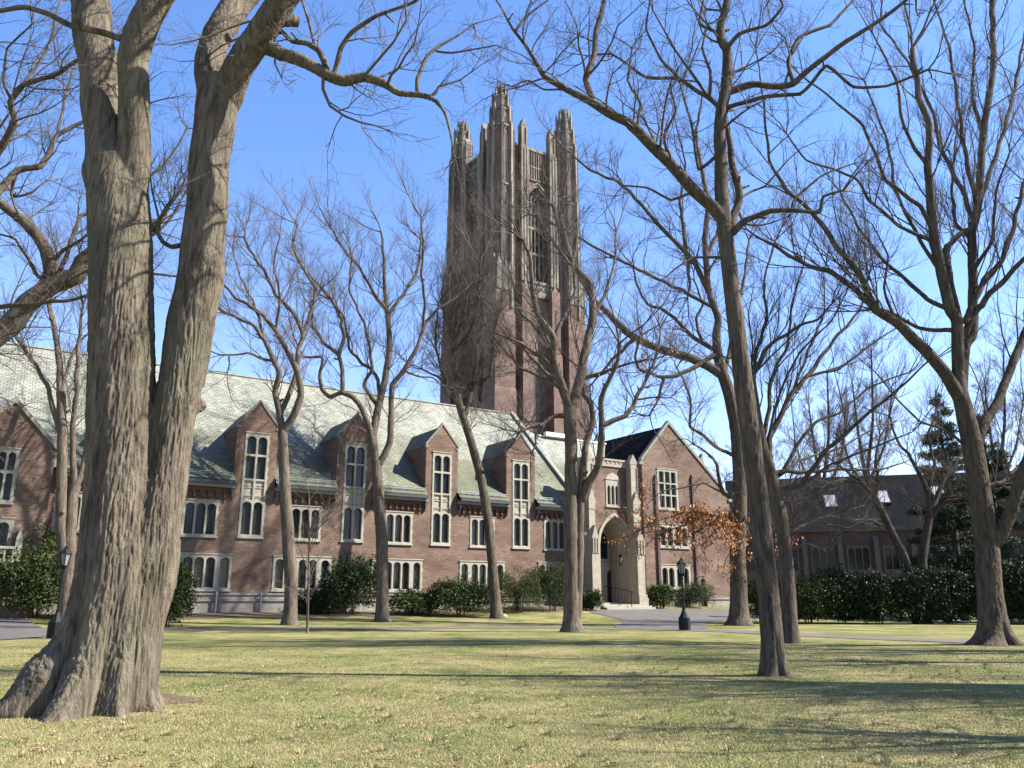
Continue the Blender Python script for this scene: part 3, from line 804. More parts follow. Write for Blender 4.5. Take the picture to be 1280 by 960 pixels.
# ---- entrance porch: arch wall between two stepped buttresses
def porch():
    ya, yp = -1.2, -2.35
    (l0, _), (l1, _) = fac(743.5, 755, yp), fac(750, 755, yp)
    (r0, _), (r1, _) = fac(799.5, 755, yp), fac(808, 755, yp)
    ztop = fac(767, 584, ya)[1]; zap = fac(767, 645, ya)[1]; ca = fac(767, 645, ya)[0]
    zg = 1.30
    mbw = MB()
    ow = 1.62; zsp = zap - 2.45                            # arch opening half width, spring line
    lw = (ca - .78, ca + .72, fac(766, 633, ya)[1], fac(766, 600, ya)[1])
    A, Bx = l1 - .1, r0 + .1
    # brick above the arch, built as strips over the pointed curve
    _, arc = arch_pts(ca - ow, ca + ow, 0, zap, 'point', 24)
    rr_arc = []
    h = zap - zsp; rr = (h * h + ow * ow) / (2 * ow)
    for i in range(25):
        x = ca + ow - 2 * ow * i / 24
        dx = (x - (ca + ow - rr)) if x >= ca else ((ca - ow + rr) - x)
        rr_arc.append((x, zsp + math.sqrt(max(rr * rr - dx * dx, 0))))
    arc = rr_arc
    zb = zap + .35
    wall_panel(mbw, A, Bx, zb, ztop, [lw], ya)
    for p, q in zip(arc, arc[1:]): mbw.quad((q[0], ya, q[1]), (p[0], ya, p[1]), (p[0], ya, zb), (q[0], ya, zb))
    wall_panel(mbw, A, ca - ow, zg - 1, zb, [], ya); wall_panel(mbw, ca + ow, Bx, zg - 1, zb, [], ya)
    mbw.build('porch_wall', M['brick'], hall)
    st = MB()
    # moulded arch rings stepping inwards
    path = [(ca + ow, zg - .6)] + arc + [(ca - ow, zg - .6)]
    def ring(k0, k1, y0, y1):
        def off(k):
            out = []
            for (x, z) in path:
                s = (x - ca) / ow
                if z <= zsp: out.append((ca + (ow + k) * (1 if s > 0 else -1), z))
                else:
                    f = 1 + k / ow; out.append((ca + (x - ca) * f, zsp + (z - zsp) * (1 + k / (zap - zsp))))
            return out
        a, b = off(k0), off(k1)
        for i in range(len(a) - 1):
            st.quad((a[i][0], y0, a[i][1]), (a[i + 1][0], y0, a[i + 1][1]), (b[i + 1][0], y0, b[i + 1][1]), (b[i][0], y0, b[i][1]))
            st.quad((a[i][0], y0, a[i][1]), (a[i + 1][0], y0, a[i + 1][1]), (a[i + 1][0], y1, a[i + 1][1]), (a[i][0], y1, a[i][1]))
            st.quad((b[i][0], y0, b[i][1]), (b[i + 1][0], y0, b[i + 1][1]), (b[i + 1][0], y1, b[i + 1][1]), (b[i][0], y1, b[i][1]))
    ring(.02, .26, ya - .14, ya + .02); ring(-.10, .02, ya - .02, ya + .30); ring(-.22, -.10, ya + .22, ya + .55); ring(-.34, -.22, ya + .5, ya + .9)
    # recess lining and back wall
    yb = .9
    a = [(ca + (x - ca) * (1 - .34 / ow), zsp + (z - zsp) * (1 - .34 / (zap - zsp)) if z > zsp else z) for x, z in path]
    for p, q in zip(a, a[1:]): st.quad((p[0], ya + .9, p[1]), (q[0], ya + .9, q[1]), (q[0], yb, q[1]), (p[0], yb, p[1]))
    st.quad((ca - ow, yb, zg - .6), (ca + ow, yb, zg - .6), (ca + ow, yb, zap + .2), (ca - ow, yb, zap + .2))
    for i in range(4):                                     # wall shafts inside the recess
        x = ca + ow - .34 - .14 ; y0 = ya + 1.0 + i * .32
        st.tube([(x + .06, y0, zg - .3), (x + .06, y0, zsp + .9)], .06, 6); st.tube([(ca - ow + .42, y0, zg - .3), (ca - ow + .42, y0, zsp + .9)], .06, 6)
    st.box(ca - 1.2, ca + 1.2, yb - .10, yb - .004, zg + 3.05, zg + 3.30)
    # parapet over the brick
    st.box(A, Bx, ya - .10, ya + .5, ztop + .001, ztop + .22); st.box(A, Bx, ya - .06, ya + .46, ztop + .221, ztop + .50); st.box(A, Bx, ya - .14, ya + .54, ztop + .501, ztop + .66)
    for i in range(9):
        x = A + .25 + (Bx - A - .5) * i / 8
        st.box(x - .07, x + .07, ya - .11, ya - .061, ztop + .24, ztop + .48)
    arch = st.build('porch_arch', M['pstone'], hall)
    # buttresses
    for nm, (b0, b1) in (('l', (l0 - .15, l1)), ('r', (r0 - .05, r1))):
        b = MB(); c = (b0 + b1) / 2
        b.box(b0 - .10, b1 + .10, yp - .20, -.01 if nm == 'l' else GY - .01, zg - 1.2, zg + .35)
        b.box(b0 - .05, b1 + .05, yp - .12, -.01 if nm == 'l' else GY - .01, zg + .351, zg + .62)
        z_a, z_b = 5.1, 8.6
        b.box(b0, b1, yp, -.01 if nm == 'l' else GY - .01, zg + .621, z_a)
        # gabled set-off with a blind panel
        b.slab([(b0 - .04, z_a + .001), (b1 + .04, z_a + .001), (b1 + .04, z_a + 1.1), (c, z_a + 2.2), (b0 - .04, z_a + 1.1)], yp - .05, yp + .45)
        for sx in (b0 + .09, c, b1 - .09): b.box(sx - .045, sx + .045, yp - .11, yp - .051, z_a + .1, z_a + 1.2)
        b.box(b0 + .03, b1 - .03, yp + .30, -.02 if nm == 'l' else GY - .02, z_a + .002, z_b)
        b.slab([(b0, z_b + .001), (b1, z_b + .001), (b1, z_b + .8), (c, z_b + 1.7), (b0, z_b + .8)], yp + .27, yp + .7)
        b.box(b0 + .06, b1 - .06, yp + .52, -.03 if nm == 'l' else GY - .03, z_b + .002, ztop + .3)
        b.slab([(b0 + .02, ztop + .301), (b1 - .02, ztop + .301), (b1 - .02, ztop + .55), (c, ztop + 1.15), (b0 + .02, ztop + .55)], yp + .50, yp + 1.0)
        b.box(b0 + .05, b1 - .05, yp + 1.001, -.03 if nm == 'l' else GY - .03, ztop + .302, ztop + .6)
        for k in range(14):                                # crockets up the arrises
            zz = z_b + 1.2 + k * .19
            for sx in (b0 + .05, b1 - .05): b.box(sx - .05, sx + .05, yp + .44, yp + .56, zz, zz + .10)
        b.build('porch_buttress', M['pstone'], hall)
    # lancet window above the arch
    ll = []
    w0 = lw[0] + .16; ww = (lw[1] - lw[0] - .32 - .20) / 3
    stone_window(hall, *lw, lights_row(w0, [ww] * 3, [.10, .10], lw[2] + .14, lw[3] - .45, 'point'), y=ya, quoins=False)
    hd = MB(); hd.slab([(lw[0] - .02, lw[3] + .08), (lw[1] + .02, lw[3] + .08), (lw[1] - .2, lw[3] + .36), ((lw[0] + lw[1]) / 2, lw[3] + .62), (lw[0] + .2, lw[3] + .36)], ya - .07, ya - .004)
    hd.build('window_hood', M['stone'], hall)
    # door, side lancet, steps
    d0, zd = fac(758.5, 713, yb)[0], fac(765, 712, yb)[1]; d1 = fac(771.5, 713, yb)[0]
    dm = MB()
    zsd, da = arch_pts(d0, d1, zg, zd, 'round', 10)
    dm.prism([(d1, zg)] + da + [(d0, zg)], lambda u, v: (u, yb - .14, v), lambda u, v: (u, yb - .02, v))
    for x in np.linspace(d0 + .15, d1 - .15, 6): dm.box(x - .02, x + .02, yb - .16, yb - .14, zg + .05, zsd)
    dd = dm.build('door', M['door'], hall)
    hm = MB(); hm.frustum(d1 - .16, yb - .19, zg + 1.02, zg + 1.12, .045, .045, 8); hm.build('handle', M['lead'], dd)
    s0 = fac(754, 680, yb)[0]
    stone_window(hall, s0 - .55, s0 + .55, zg + 3.4, zg + 6.0, [(s0 - .40, s0 + .40, zg + 3.55, zg + 5.8, 'point')], y=yb - .02, mat='pstone', proud=.06, quoins=False, sill=False, deep=.05, name='tall_window')
    sp = MB()
    sp.box(ca - ow + .1, ca + ow - .1, ya + .2, yb - .01, zg - .8, zg - .01)
    for i in range(3): sp.box(l1 - .02 - i * 0, r0 + .9 - i * .1, yp - .9 + i * .34, ya + .199, zg - .9, zg - .36 + i * .115)
    sp.build('entrance_steps', M['stone'], hall)
    return ca, ya, yp, zg, zap
PORCH = porch()
# ------------------------------------------------------------------ the bell tower
TW = 11.8
TC = np.array([-1.7, 79.0, 0.0])
tower = empty('bell_tower', TC, TH)
tag(tower, 'tall square brick and limestone bell tower with four pinnacled corner turrets', 'tower')

def rot4(k):
    """map face-local (u along face, y inwards from face, z) to tower-local for face k"""
    def f(u, y, z):
        if k == 0: return (u, y, z)
        if k == 1: return (TW - y, u, z)
        if k == 2: return (TW - u, TW - y, z)
        return (y, TW - u, z)
    return f

class FMB(MB):
    def __init__(s, k): super().__init__(); s.m = rot4(k)
    def fbox(s, u0, u1, y0, y1, z0, z1):
        ps = [(u0, y0, z0), (u1, y0, z0), (u1, y1, z0), (u0, y1, z0), (u0, y0, z1), (u1, y0, z1), (u1, y1, z1), (u0, y1, z1)]
        s.add([s.m(*p) for p in ps], [(0, 3, 2, 1), (4, 5, 6, 7), (0, 1, 5, 4), (1, 2, 6, 5), (2, 3, 7, 6), (3, 0, 4, 7)])
    def fslab(s, poly, y0, y1):
        s.prism(poly, lambda u, v: s.m(u, y0, v), lambda u, v: s.m(u, y1, v))
    def fquad(s, *ps): s.quad(*[s.m(*p) for p in ps])
    def ftube(s, pts, r, n=6): s.tube([s.m(*p) for p in pts], r, n)

YW = 1.15            # wall plane of the upper stage, back from the corner piers
Z_ST = 35.0; Z_SILL = 34.4; Z_APEX = 45.6; Z_PAR = 50.2
CU = TW / 2
OW = 1.55            # belfry opening half width

def lancet(c, hw, zsp, zap, n=14):
    h = zap - zsp; rr = (h * h + hw * hw) / (2 * hw); out = []
    for i in range(n + 1):
        x = c + hw - 2 * hw * i / n
        dx = (x - (c + hw - rr)) if x >= c else ((c - hw + rr) - x)
        out.append((x, zsp + math.sqrt(max(rr * rr - dx * dx, 0))))
    return out

def tower_face(k):
    b = FMB(k)
    zsp = Z_APEX - 2.9
    arc = lancet(CU, OW, zsp, Z_APEX)
    zt = Z_APEX + .4
    # wall with belfry opening
    def wp(u0, u1, z0, z1): b.fquad((u0, YW, z0), (u1, YW, z0), (u1, YW, z1), (u0, YW, z1))
    wp(.5, TW - .5, 0, Z_SILL); wp(.5, CU - OW, Z_SILL, zt); wp(CU + OW, TW - .5, Z_SILL, zt); wp(.5, TW - .5, zt, Z_PAR)
    for p, q in zip(arc, arc[1:]): b.fquad((q[0], YW, q[1]), (p[0], YW, p[1]), (p[0], YW, zt), (q[0], YW, zt))
    # pilasters (brick below)
    for c in (4.0, TW - 4.0):
        b.fbox(c - .60, c + .60, .05, YW - .003, 0, 26.0); b.fbox(c - .54, c + .54, .25, YW - .003, 26.0, 33.5)
        b.fslab([(c - .60, 26.001), (c + .60, 26.001), (c + .54, 26.4), (c - .54, 26.4)], .06, .249)
    # narrow slit recess strips low on the wall
    o = b.build('tower_face', M['tbrick'], tower)
    s = FMB(k); o2 = FMB(k)
    for c in (4.0, TW - 4.0):
        w = .45
        o2.fbox(c - w, c + w, .55, YW - .004, 33.51, Z_PAR)
        for e in (-1, 0, 1): s.fbox(c + e * w * .8 - .12, c + e * w * .8 + .12, .40, .549, 34.0, Z_PAR - .6)
        s.fslab([(c - w, 33.0), (c + w, 33.0), (c, 34.2)], .40, .548)
        # pinnacle above the parapet
        s.fbox(c - .36, c + .36, .62, 1.30, Z_PAR + .001, Z_PAR + 2.3)
        for e in (-1, 1): s.fbox(c + e * .30 - .09, c + e * .30 + .09, .52, .619, Z_PAR - 1.0, Z_PAR + 2.1)
        s.fslab([(c - .38, Z_PAR + 2.301), (c + .38, Z_PAR + 2.301), (c + .16, Z_PAR + 2.85), (c - .02, Z_PAR + 3.2), (c - .16, Z_PAR + 2.85)], .60, 1.32)
    # arch mouldings
    for (a0, a1, y0, y1) in ((.0, .30, YW - .22, YW - .004), (.34, .50, YW - .34, YW - .003)):
        for p, q in zip(arc, arc[1:]):
            P = lambda t, e: (CU + (t[0] - CU) * (1 + e / OW), zsp + (t[1] - zsp) * (1 + e / (Z_APEX - zsp)))
            p0, p1, q0, q1 = P(p, a0), P(p, a1), P(q, a0), P(q, a1)
            s.fquad((p0[0], y0, p0[1]), (q0[0], y0, q0[1]), (q1[0], y0, q1[1]), (p1[0], y0, p1[1]))
            s.fquad((p0[0], y0, p0[1]), (q0[0], y0, q0[1]), (q0[0], y1, q0[1]), (p0[0], y1, p0[1]))
            s.fquad((p1[0], y0, p1[1]), (q1[0], y0, q1[1]), (q1[0], y1, q1[1]), (p1[0], y1, p1[1]))
    for e in (-1, 1): s.fbox(CU + e * (OW + .15) - .15, CU + e * (OW + .15) + .15, YW - .22, YW - .003, Z_SILL, zsp)
    # reveal of the opening
    for e in (-1, 1): s.fquad((CU + e * OW, YW, Z_SILL), (CU + e * OW, YW + .9, Z_SILL), (CU + e * OW, YW + .9, zsp), (CU + e * OW, YW, zsp))
    for p, q in zip(arc, arc[1:]): s.fquad((p[0], YW, p[1]), (q[0], YW, q[1]), (q[0], YW + .9, q[1]), (p[0], YW + .9, p[1]))
    # tracery: two main mullions, transoms, cusped circles
    for x in (CU - .52, CU + .52): s.fbox(x - .09, x + .09, YW + .18, YW + .42, Z_SILL, zsp + 1.3)
    for e in (-1.04, 0, 1.04): s.fbox(CU + e - .045, CU + e + .045, YW + .22, YW + .38, Z_SILL, zsp)
    for zz in (37.6, 40.6): s.fbox(CU - OW, CU + OW, YW + .16, YW + .44, zz, zz + .3)
    for cx, cz, rr in ((CU - .75, zsp + .55, .45), (CU + .75, zsp + .55, .45), (CU, zsp + 1.55, .5)):
        s.ftube([(cx + rr * math.cos(a), YW + .3, cz + rr * math.sin(a)) for a in np.linspace(0, 2 * math.pi, 13)], .085, 5)
    # balcony panel under the opening
    s.fbox(CU - OW - .3, CU + OW + .3, YW - .42, YW - .005, Z_SILL - .28, Z_SILL - .001); s.fbox(CU - OW - .25, CU + OW + .25, YW - .30, YW - .005, 32.95, Z_SILL - .281); s.fbox(CU - OW - .3, CU + OW + .3, YW - .42, YW - .005, 32.6, 32.949)
    for i in range(6): 
        x = CU - OW + .26 + i * .52
        s.ftube([(x + .19 * math.cos(a), YW - .31, 33.55 + .19 * math.sin(a)) for a in np.linspace(0, 2 * math.pi, 9)], .05, 4)
    # stone ribs of the parapet and its coping
    n = 11; a, z = 4.35, TW - 4.35
    for i in range(n):
        x = a + (z - a) * i / (n - 1); s.fbox(x - .05, x + .05, YW - .14, YW - .004, Z_APEX + .9, Z_PAR - .35)
    for zz in (Z_APEX + .75, 47.9): s.fbox(4.25, TW - 4.25, YW - .16, YW - .003, zz, zz + .12)
    for (u0, u1) in ((2.2, 3.2), (TW - 3.2, TW - 2.2)):
        for i in range(3):
            x = u0 + .2 + i * .3; s.fbox(x - .03, x + .03, YW - .14, YW - .004, 43, Z_PAR - .35)
        s.fbox(u0 - .1, u1 + .1, YW - .12, YW - .003, 42.6, 43.0)
    s.fbox(4.22, TW - 4.22, YW - .20, YW + .4, Z_PAR - .30, Z_PAR + .06); s.fbox(2.3, 3.28, YW - .20, YW + .4, Z_PAR - .30, Z_PAR + .06); s.fbox(TW - 3.28, TW - 2.3, YW - .20, YW + .4, Z_PAR - .30, Z_PAR + .06)
    s.build('face_stonework', M['tstone'], o); o2.build('brick_pilaster', M['tbrick'], o)
    # louvres inside
    l = FMB(k)
    l.fquad((CU - OW, YW + .85, Z_SILL), (CU + OW, YW + .85, Z_SILL), (CU + OW, YW + .85, Z_APEX), (CU - OW, YW + .85, Z_APEX))
    for i in range(28):
        zz = Z_SILL + .3 + i * .36
        if zz < zsp + .4: l.fquad((CU - OW, YW + .5, zz), (CU + OW, YW + .5, zz), (CU + OW, YW + .8, zz + .25), (CU - OW, YW + .8, zz + .25))
    # tall dark slit windows below the belfry
    for z0, z1 in ((17.0, 24.0),): 
        for x in (CU - .55, CU + .55): l.fbox(x - .22, x + .22, YW - .04, YW - .004, z0, z1)
    for z0, z1 in ((27.5, 31.4),): 
        for c in (4.0, TW - 4.0): l.fbox(c - .10, c + .10, .21, .249, z0, z1)
    l.build('louvre', M['louvre'], o)
for k in range(4): tower_face(k)

def corner_turret(sx, sy):
    cx = 1.55 if sx < 0 else TW - 1.55; cy = 1.55 if sy < 0 else TW - 1.55
    m = MB()
    # brick corner pier with two set-offs and vertical arrises
    px_ = cx - .25 if sx < 0 else cx + .25; py_ = cy - .25 if sy < 0 else cy + .25
    for (z0, z1, hw) in ((0, 22.0, 1.28), (22.0, 30.0, 1.20), (30.0, Z_ST, 1.12)):
        m.box(px_ - hw, px_ + hw, py_ - hw, py_ + hw, z0, z1 - .25)
        v = [(px_ + a * r, py_ + b * r, z) for z, r in ((z1 - .249, hw), (z1, hw - .08)) for a, b in ((-1, -1), (1, -1), (1, 1), (-1, 1))]
        m.add(v, [(0, 1, 5, 4), (1, 2, 6, 5), (2, 3, 7, 6), (3, 0, 4, 7), (4, 5, 6, 7)])
    # slender brick nib beside the pier on both sides
    o = m.build('corner_turret', M['tbrick'], tower)
    s = MB(); core = MB(); r8 = math.pi / 8
    # shallow vertical grooves with gabled heads low on the pier
    for (ux, uy) in ((1, 0), (0, 1)):
        pass
    stages = [(Z_ST, 44.5, 1.55), (44.5, 51.6, 1.48), (51.6, 53.7, 1.25), (53.7, 55.4, .98), (55.4, 56.5, .62)]
    for (z0, z1, r) in stages:
        ri = r * .86
        (core if z1 < 52 else s).frustum(cx, cy, z0 + .001, z1, ri, ri, 8, r8)
        for i in range(8):
            a = r8 + i * math.pi / 4
            x, y = cx + r * .93 * math.cos(a), cy + r * .93 * math.sin(a); q = .155 * r / 1.4 + .05
            top = z1 + random.uniform(.15, .6)
            s.frustum(x, y, z0 - (random.uniform(.5, 5.0) if z0 == Z_ST else .35), top - .3, q, q, 4, a + math.pi / 4); s.frustum(x, y, top - .299, top + .35, q * 1.15, .04, 4, a + math.pi / 4)
            # thin mid-rib and cusped heads on every facet
            am = i * math.pi / 4; xm, ym = cx + ri * .95 * math.cos(am), cy + ri * .95 * math.sin(am)
            if r > .9:
                s.frustum(xm, ym, z0 + .1, z1 - 1.0, .05, .05, 4, am); 
                t = (-math.sin(am), math.cos(am)); w = r * .34
                for zz in ([z1 - .9, (z0 + z1) / 2] if z1 - z0 > 4 else [z1 - .7]):
                    pts = [(xm + t[0] * w * e + .04 * math.cos(am), ym + t[1] * w * e + .04 * math.sin(am), zz + .75 * (1 - abs(e)) ) for e in (-1, -.5, 0, .5, 1)]
                    s.tube(pts, .075, 4)
        s.frustum(cx, cy, z1 - .12, z1 + .10, r * .97, r * .90, 8, r8)
    # crocketed tip
    s.frustum(cx, cy, 56.5, 57.2, .36, .16, 8)
    for i in range(6):
        a = i * math.pi / 3; s.frustum(cx + .3 * math.cos(a), cy + .3 * math.sin(a), 56.6, 57.05, .14, .07, 5)
    # gabled stone aprons where the octagon meets the square pier
    for k in range(4):
        f = [(1, 0), (0, 1), (-1, 0), (0, -1)][k]; t = (-f[1], f[0])
        P = lambda e, d, z: (px_ + f[0] * (d - .22) + t[0] * e * .8, py_ + f[1] * (d - .22) + t[1] * e * .8, z)
        for e in (-.95, 0, .95):
            w = .38
            vs = [P(e - w, 1.43, Z_ST - 2.6), P(e + w, 1.43, Z_ST - 2.6), P(e + w, 1.43, Z_ST), P(e, 1.43, Z_ST + 1.3), P(e - w, 1.43, Z_ST),
                  P(e - w, 1.25, Z_ST - 2.6), P(e + w, 1.25, Z_ST - 2.6), P(e + w, 1.25, Z_ST), P(e, 1.25, Z_ST + 1.3), P(e - w, 1.25, Z_ST)]
            s.add(vs, [(0, 1, 2, 3, 4), (9, 8, 7, 6, 5), (0, 5, 6, 1), (1, 6, 7, 2), (2, 7, 8, 3), (3, 8, 9, 4), (4, 9, 5, 0)])
    s.build('turret_stonework', M['tstone'], o); core.build('turret_core', M['tbrick'], o)
    g = MB()                                                # dark blind lancets sunk in the octagon facets
    for i in range(8):
        am = i * math.pi / 4
        t = (-math.sin(am), math.cos(am)); rr = 1.55 * .86 * math.cos(math.pi / 8) + .012
        for z0, z1 in ((36.5, 43.2),):
            for e in (-.22, .22):
                b0 = (cx + rr * math.cos(am) + t[0] * (e - .10), cy + rr * math.sin(am) + t[1] * (e - .10)); b1 = (cx + rr * math.cos(am) + t[0] * (e + .10), cy + rr * math.sin(am) + t[1] * (e + .10))
                g.add([(*b0, z0), (*b1, z0), (*b1, z1), (cx + rr * math.cos(am) + t[0] * e, cy + rr * math.sin(am) + t[1] * e, z1 + .3), (*b0, z1)], [(0, 1, 2, 3, 4)])
    g.build('blind_lancet', M['louvre'], o)
for sx in (-1, 1):
    for sy in (-1, 1): corner_turret(sx, sy)
deck = MB(); deck.box(1, TW - 1, 1.4, TW - 1.4, 49.0, 49.2); deck.build('tower_roof', M['lead'], tower)

# ------------------------------------------------------------------ buildings at the right
def rear_hall():
    a = R(-15)
    o0 = np.array([33.5, 95.9, 0]); d = np.array([math.cos(a), math.sin(a), 0]); b = np.array([-math.sin(a), math.cos(a), 0])
    org = o0 - b * 8.0
    h = empty('rear_hall', org, a)
    tag(h, 'shaded brick hall with dark slate roof and skylights behind the evergreen hedge', 'building')
    u0, u1 = -8.5, 48; ze, zr = 8.5, 15.2
    ws = [(-7.2 + i * 3.5, -7.2 + i * 3.5 + 2.3, 3.6, 6.9) for i in range(15)]
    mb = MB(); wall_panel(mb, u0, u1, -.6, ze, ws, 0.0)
    for x in (u0, u1): mb.add([(x, 0, -.6), (x, 16, -.6), (x, 16, ze), (x, 8, zr), (x, 0, ze)], [(0, 1, 2, 3, 4)])
    mb.build('wall', M['dbrick'], h)
    r = MB(); r.quad((u0, -.4, ze - .1), (u1, -.4, ze - .1), (u1, 8, zr), (u0, 8, zr)); r.quad((u0, 16.4, ze - .1), (u1, 16.4, ze - .1), (u1, 8, zr), (u0, 8, zr))
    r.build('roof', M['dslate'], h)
    for w in ws:
        ww = (w[1] - w[0] - .3 - .2) / 3
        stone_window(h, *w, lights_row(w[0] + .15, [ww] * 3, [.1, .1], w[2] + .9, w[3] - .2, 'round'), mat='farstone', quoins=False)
    p = MB()
    for i in range(16):
        x = -7.8 + i * 3.5
        p.box(x - .24, x + .24, -.45, -.003, -.6, 7.0); p.prism([(-.45, 7.001), (-.003, 7.001), (-.003, 7.9)], lambda u, v: (x - .24, u, v), lambda u, v: (x + .24, u, v))
    p.box(u0, u1, -.12, -.004, .2, .9)
    p.build('stone_pier', M['farstone'], h)
    for (px, py) in ((1038, 628), (1103, 624), (1172, 617)):
        # skylight dormer: find u on the roof plane by stepping along it
        best = min(((abs(pp[0] - px) + abs(pp[1] - py), u, t) for u in np.arange(-6, 40, .1) for t in (np.arange(.3, .9, .05)) for pp in [project(org + u * d + (-.4 + 8.4 * t) * b + np.array([0, 0, ze - .1 + (zr - ze + .1) * t]))]), key=lambda q: q[0])
        u = best[1]; t = best[2]
        sl = (zr - ze + .1) / 8.4; nrm = math.hypot(1, sl)
        def RP(uu, yy, lift): return (uu - 0.0, yy - lift * sl / nrm, ze - .1 + (yy + .4) * sl + lift / nrm)
        ym = -.4 + 8.4 * t
        s = MB()
        c8 = [RP(u + a, ym + b2, l) for l in (-.05, .30) for a, b2 in ((-.65, -.95), (.65, -.95), (.65, .95), (-.65, .95))]
        s.add(c8, [(0, 3, 2, 1), (0, 1, 5, 4), (1, 2, 6, 5), (2, 3, 7, 6), (3, 0, 4, 7), (4, 5, 6, 7)])
        sk = s.build('skylight', M['metal'], h)
        g = MB(); g.quad(RP(u - .56, ym - .86, .304), RP(u + .56, ym - .86, .304), RP(u + .56, ym + .86, .304), RP(u - .56, ym + .86, .304)); g.build('pane', M['skylight'], sk)

def project(p):
    q = np.asarray(p, float) - np.array([0, 0, EYE]); z = q[1] * CP + q[2] * SP; y = -q[1] * SP + q[2] * CP
    return 640 + FPX * q[0] / z, 480 - FPX * y / z
rear_hall()

def pale_house():
    h = empty('distant_hall', (43, 131, 0), R(-55))
    tag(h, 'distant building whose pale sunlit roof shows over the dark slate ridge', 'building')
    mb = MB(); mb.box(-6, 6, -4, 4, 0, 15.5)
    for x in (-6, 6): mb.add([(x, -4, 15.5), (x, 4, 15.5), (x, 0, 19.9)], [(0, 1, 2)])
    mb.build('wall', M['dbrick'], h)
    r = MB(); 
    for s in (-1, 1): r.quad((-6.3, s * 4.3, 15.2), (6.3, s * 4.3, 15.2), (6.3, 0, 20), (-6.3, 0, 20))
    r.build('roof', M['slate'], h)
pale_house()
# ------------------------------------------------------------------ trees
def catmull(P, step):
    P = np.asarray(P, float)
    Q = np.vstack([2 * P[0] - P[1], P, 2 * P[-1] - P[-2]]); out = []
    for i in range(1, len(Q) - 2):
        L = np.linalg.norm(Q[i + 1, :3] - Q[i, :3]); n = max(1, int(math.ceil(L / step)))
        for k in range(n):
            t = k / n
            out.append(.45 * (.5 * ((2 * Q[i]) + (-Q[i - 1] + Q[i + 1]) * t + (2 * Q[i - 1] - 5 * Q[i] + 4 * Q[i + 1] - Q[i + 2]) * t * t + (-Q[i - 1] + 3 * Q[i] - 3 * Q[i + 1] + Q[i + 2]) * t ** 3)) + .55 * (Q[i] + (Q[i + 1] - Q[i]) * t))
    out.append(P[-1]); return np.array(out)

def perp_rand(T, rg):
    v = rg.normal(size=T.shape); v -= T * np.sum(v * T, -1, keepdims=True); return norm(v)

def grow(P, D, Rd, slender, S, rg, wander, trop):
    L = np.clip(Rd * slender * rg.uniform(.65, 1.3, len(Rd)), .12, 4.5)
    pts = np.zeros((len(P), S + 1, 3)); pts[:, 0] = P; d = D.copy(); tang = np.zeros_like(pts); tang[:, 0] = d
    for i in range(S):
        d = norm(d + wander * rg.normal(size=d.shape) + np.array([0, 0, trop]))
        pts[:, i + 1] = pts[:, i] + d * (L / S)[:, None]; tang[:, i + 1] = d
    rad = Rd[:, None] * (1 - .72 * np.linspace(0, 1, S + 1))[None]
    return pts, tang, rad, L

def spawn(pts, tang, rad, K, rg, ang, up, lo=.18, shrink=(.45, .75), terminal=1):
    N, S1, _ = pts.shape
    u = lo + (1 - lo) * (np.arange(K)[None] + rg.random((N, K))) / K
    x = u * (S1 - 1); i = np.minimum(x.astype(int), S1 - 2); f = (x - i)[..., None]
    n = np.arange(N)[:, None]
    p = pts[n, i] * (1 - f) + pts[n, i + 1] * f; t = norm(tang[n, i] * (1 - f) + tang[n, i + 1] * f)
    r = rad[n, i] * (1 - f[..., 0]) + rad[n, i + 1] * f[..., 0]
    p, t, r = p.reshape(-1, 3), t.reshape(-1, 3), r.ravel()
    a = R(1) * rg.normal(ang, 11, len(p))
    d = norm(np.cos(a)[:, None] * t + np.sin(a)[:, None] * perp_rand(t, rg) + np.array([0, 0, up]))
    rr = r * rg.uniform(*shrink, len(p))
    if terminal:
        pt = np.repeat(pts[:, -1], terminal, 0); tt = np.repeat(tang[:, -1], terminal, 0); rt = np.repeat(rad[:, -1], terminal) * rg.uniform(.75, 1.0, N * terminal)
        at_ = R(1) * rg.normal(20, 8, len(pt))
        dt = norm(np.cos(at_)[:, None] * tt + np.sin(at_)[:, None] * perp_rand(tt, rg) + np.array([0, 0, up * .5]))
        p = np.vstack([p, pt]); d = np.vstack([d, dt]); rr = np.concatenate([rr, rt])
    return p, d, rr

def crown_of(samples, rg, st):
    """samples: points, tangents, radii on the limbs where side branches start -> list of (V,F), tips"""
    P, T, r = samples
    a = R(1) * rg.normal(st['ang'], 12, len(P))
    D = norm(np.cos(a)[:, None] * T + np.sin(a)[:, None] * perp_rand(T, rg) + np.array([0, 0, st['up']]))
    out = []; tips = []
    sl = st['sl']; w = st['w']; tr = st['trop']; mn = st['rmin']
    lev = [(6, 5, st['k1']), (5, 3, st['k2']), (4, 3, st['k3'])]
    for li, (S, k, K) in enumerate(lev):
        pts, tang, rad, L = grow(P, D, r, sl * (1 + .25 * li), S, rg, w, tr)
        out.append((pts, np.maximum(rad, mn), k))
        P, D, r = spawn(pts, tang, rad, K, rg, st['ang'] - 4, st['up'] * .7, terminal=st.get('term', 1))
        keep = r > .0016
        P, D, r = P[keep], D[keep], r[keep]
        if li == 2: tips.append((P, D))
        if len(P) > st['cap']:
            s = rg.permutation(len(P))[:st['cap']]; P, D, r = P[s], D[s], r[s]
    pts, tang, rad, L = grow(P, D, np.maximum(r, .0024), sl * 2.3, 3, rg, w * 1.2, tr)
    out.append((pts, np.maximum(rad * .8, mn * .7), 3))
    return out, tips

def merge_mesh(name, parts):
    Vs, Fs, b = [], [], 0
    for V, F in parts:
        Vs.append(V); Fs.append(F + b); b += len(V)
    return mesh_np(name, np.vstack(Vs), np.vstack(Fs))

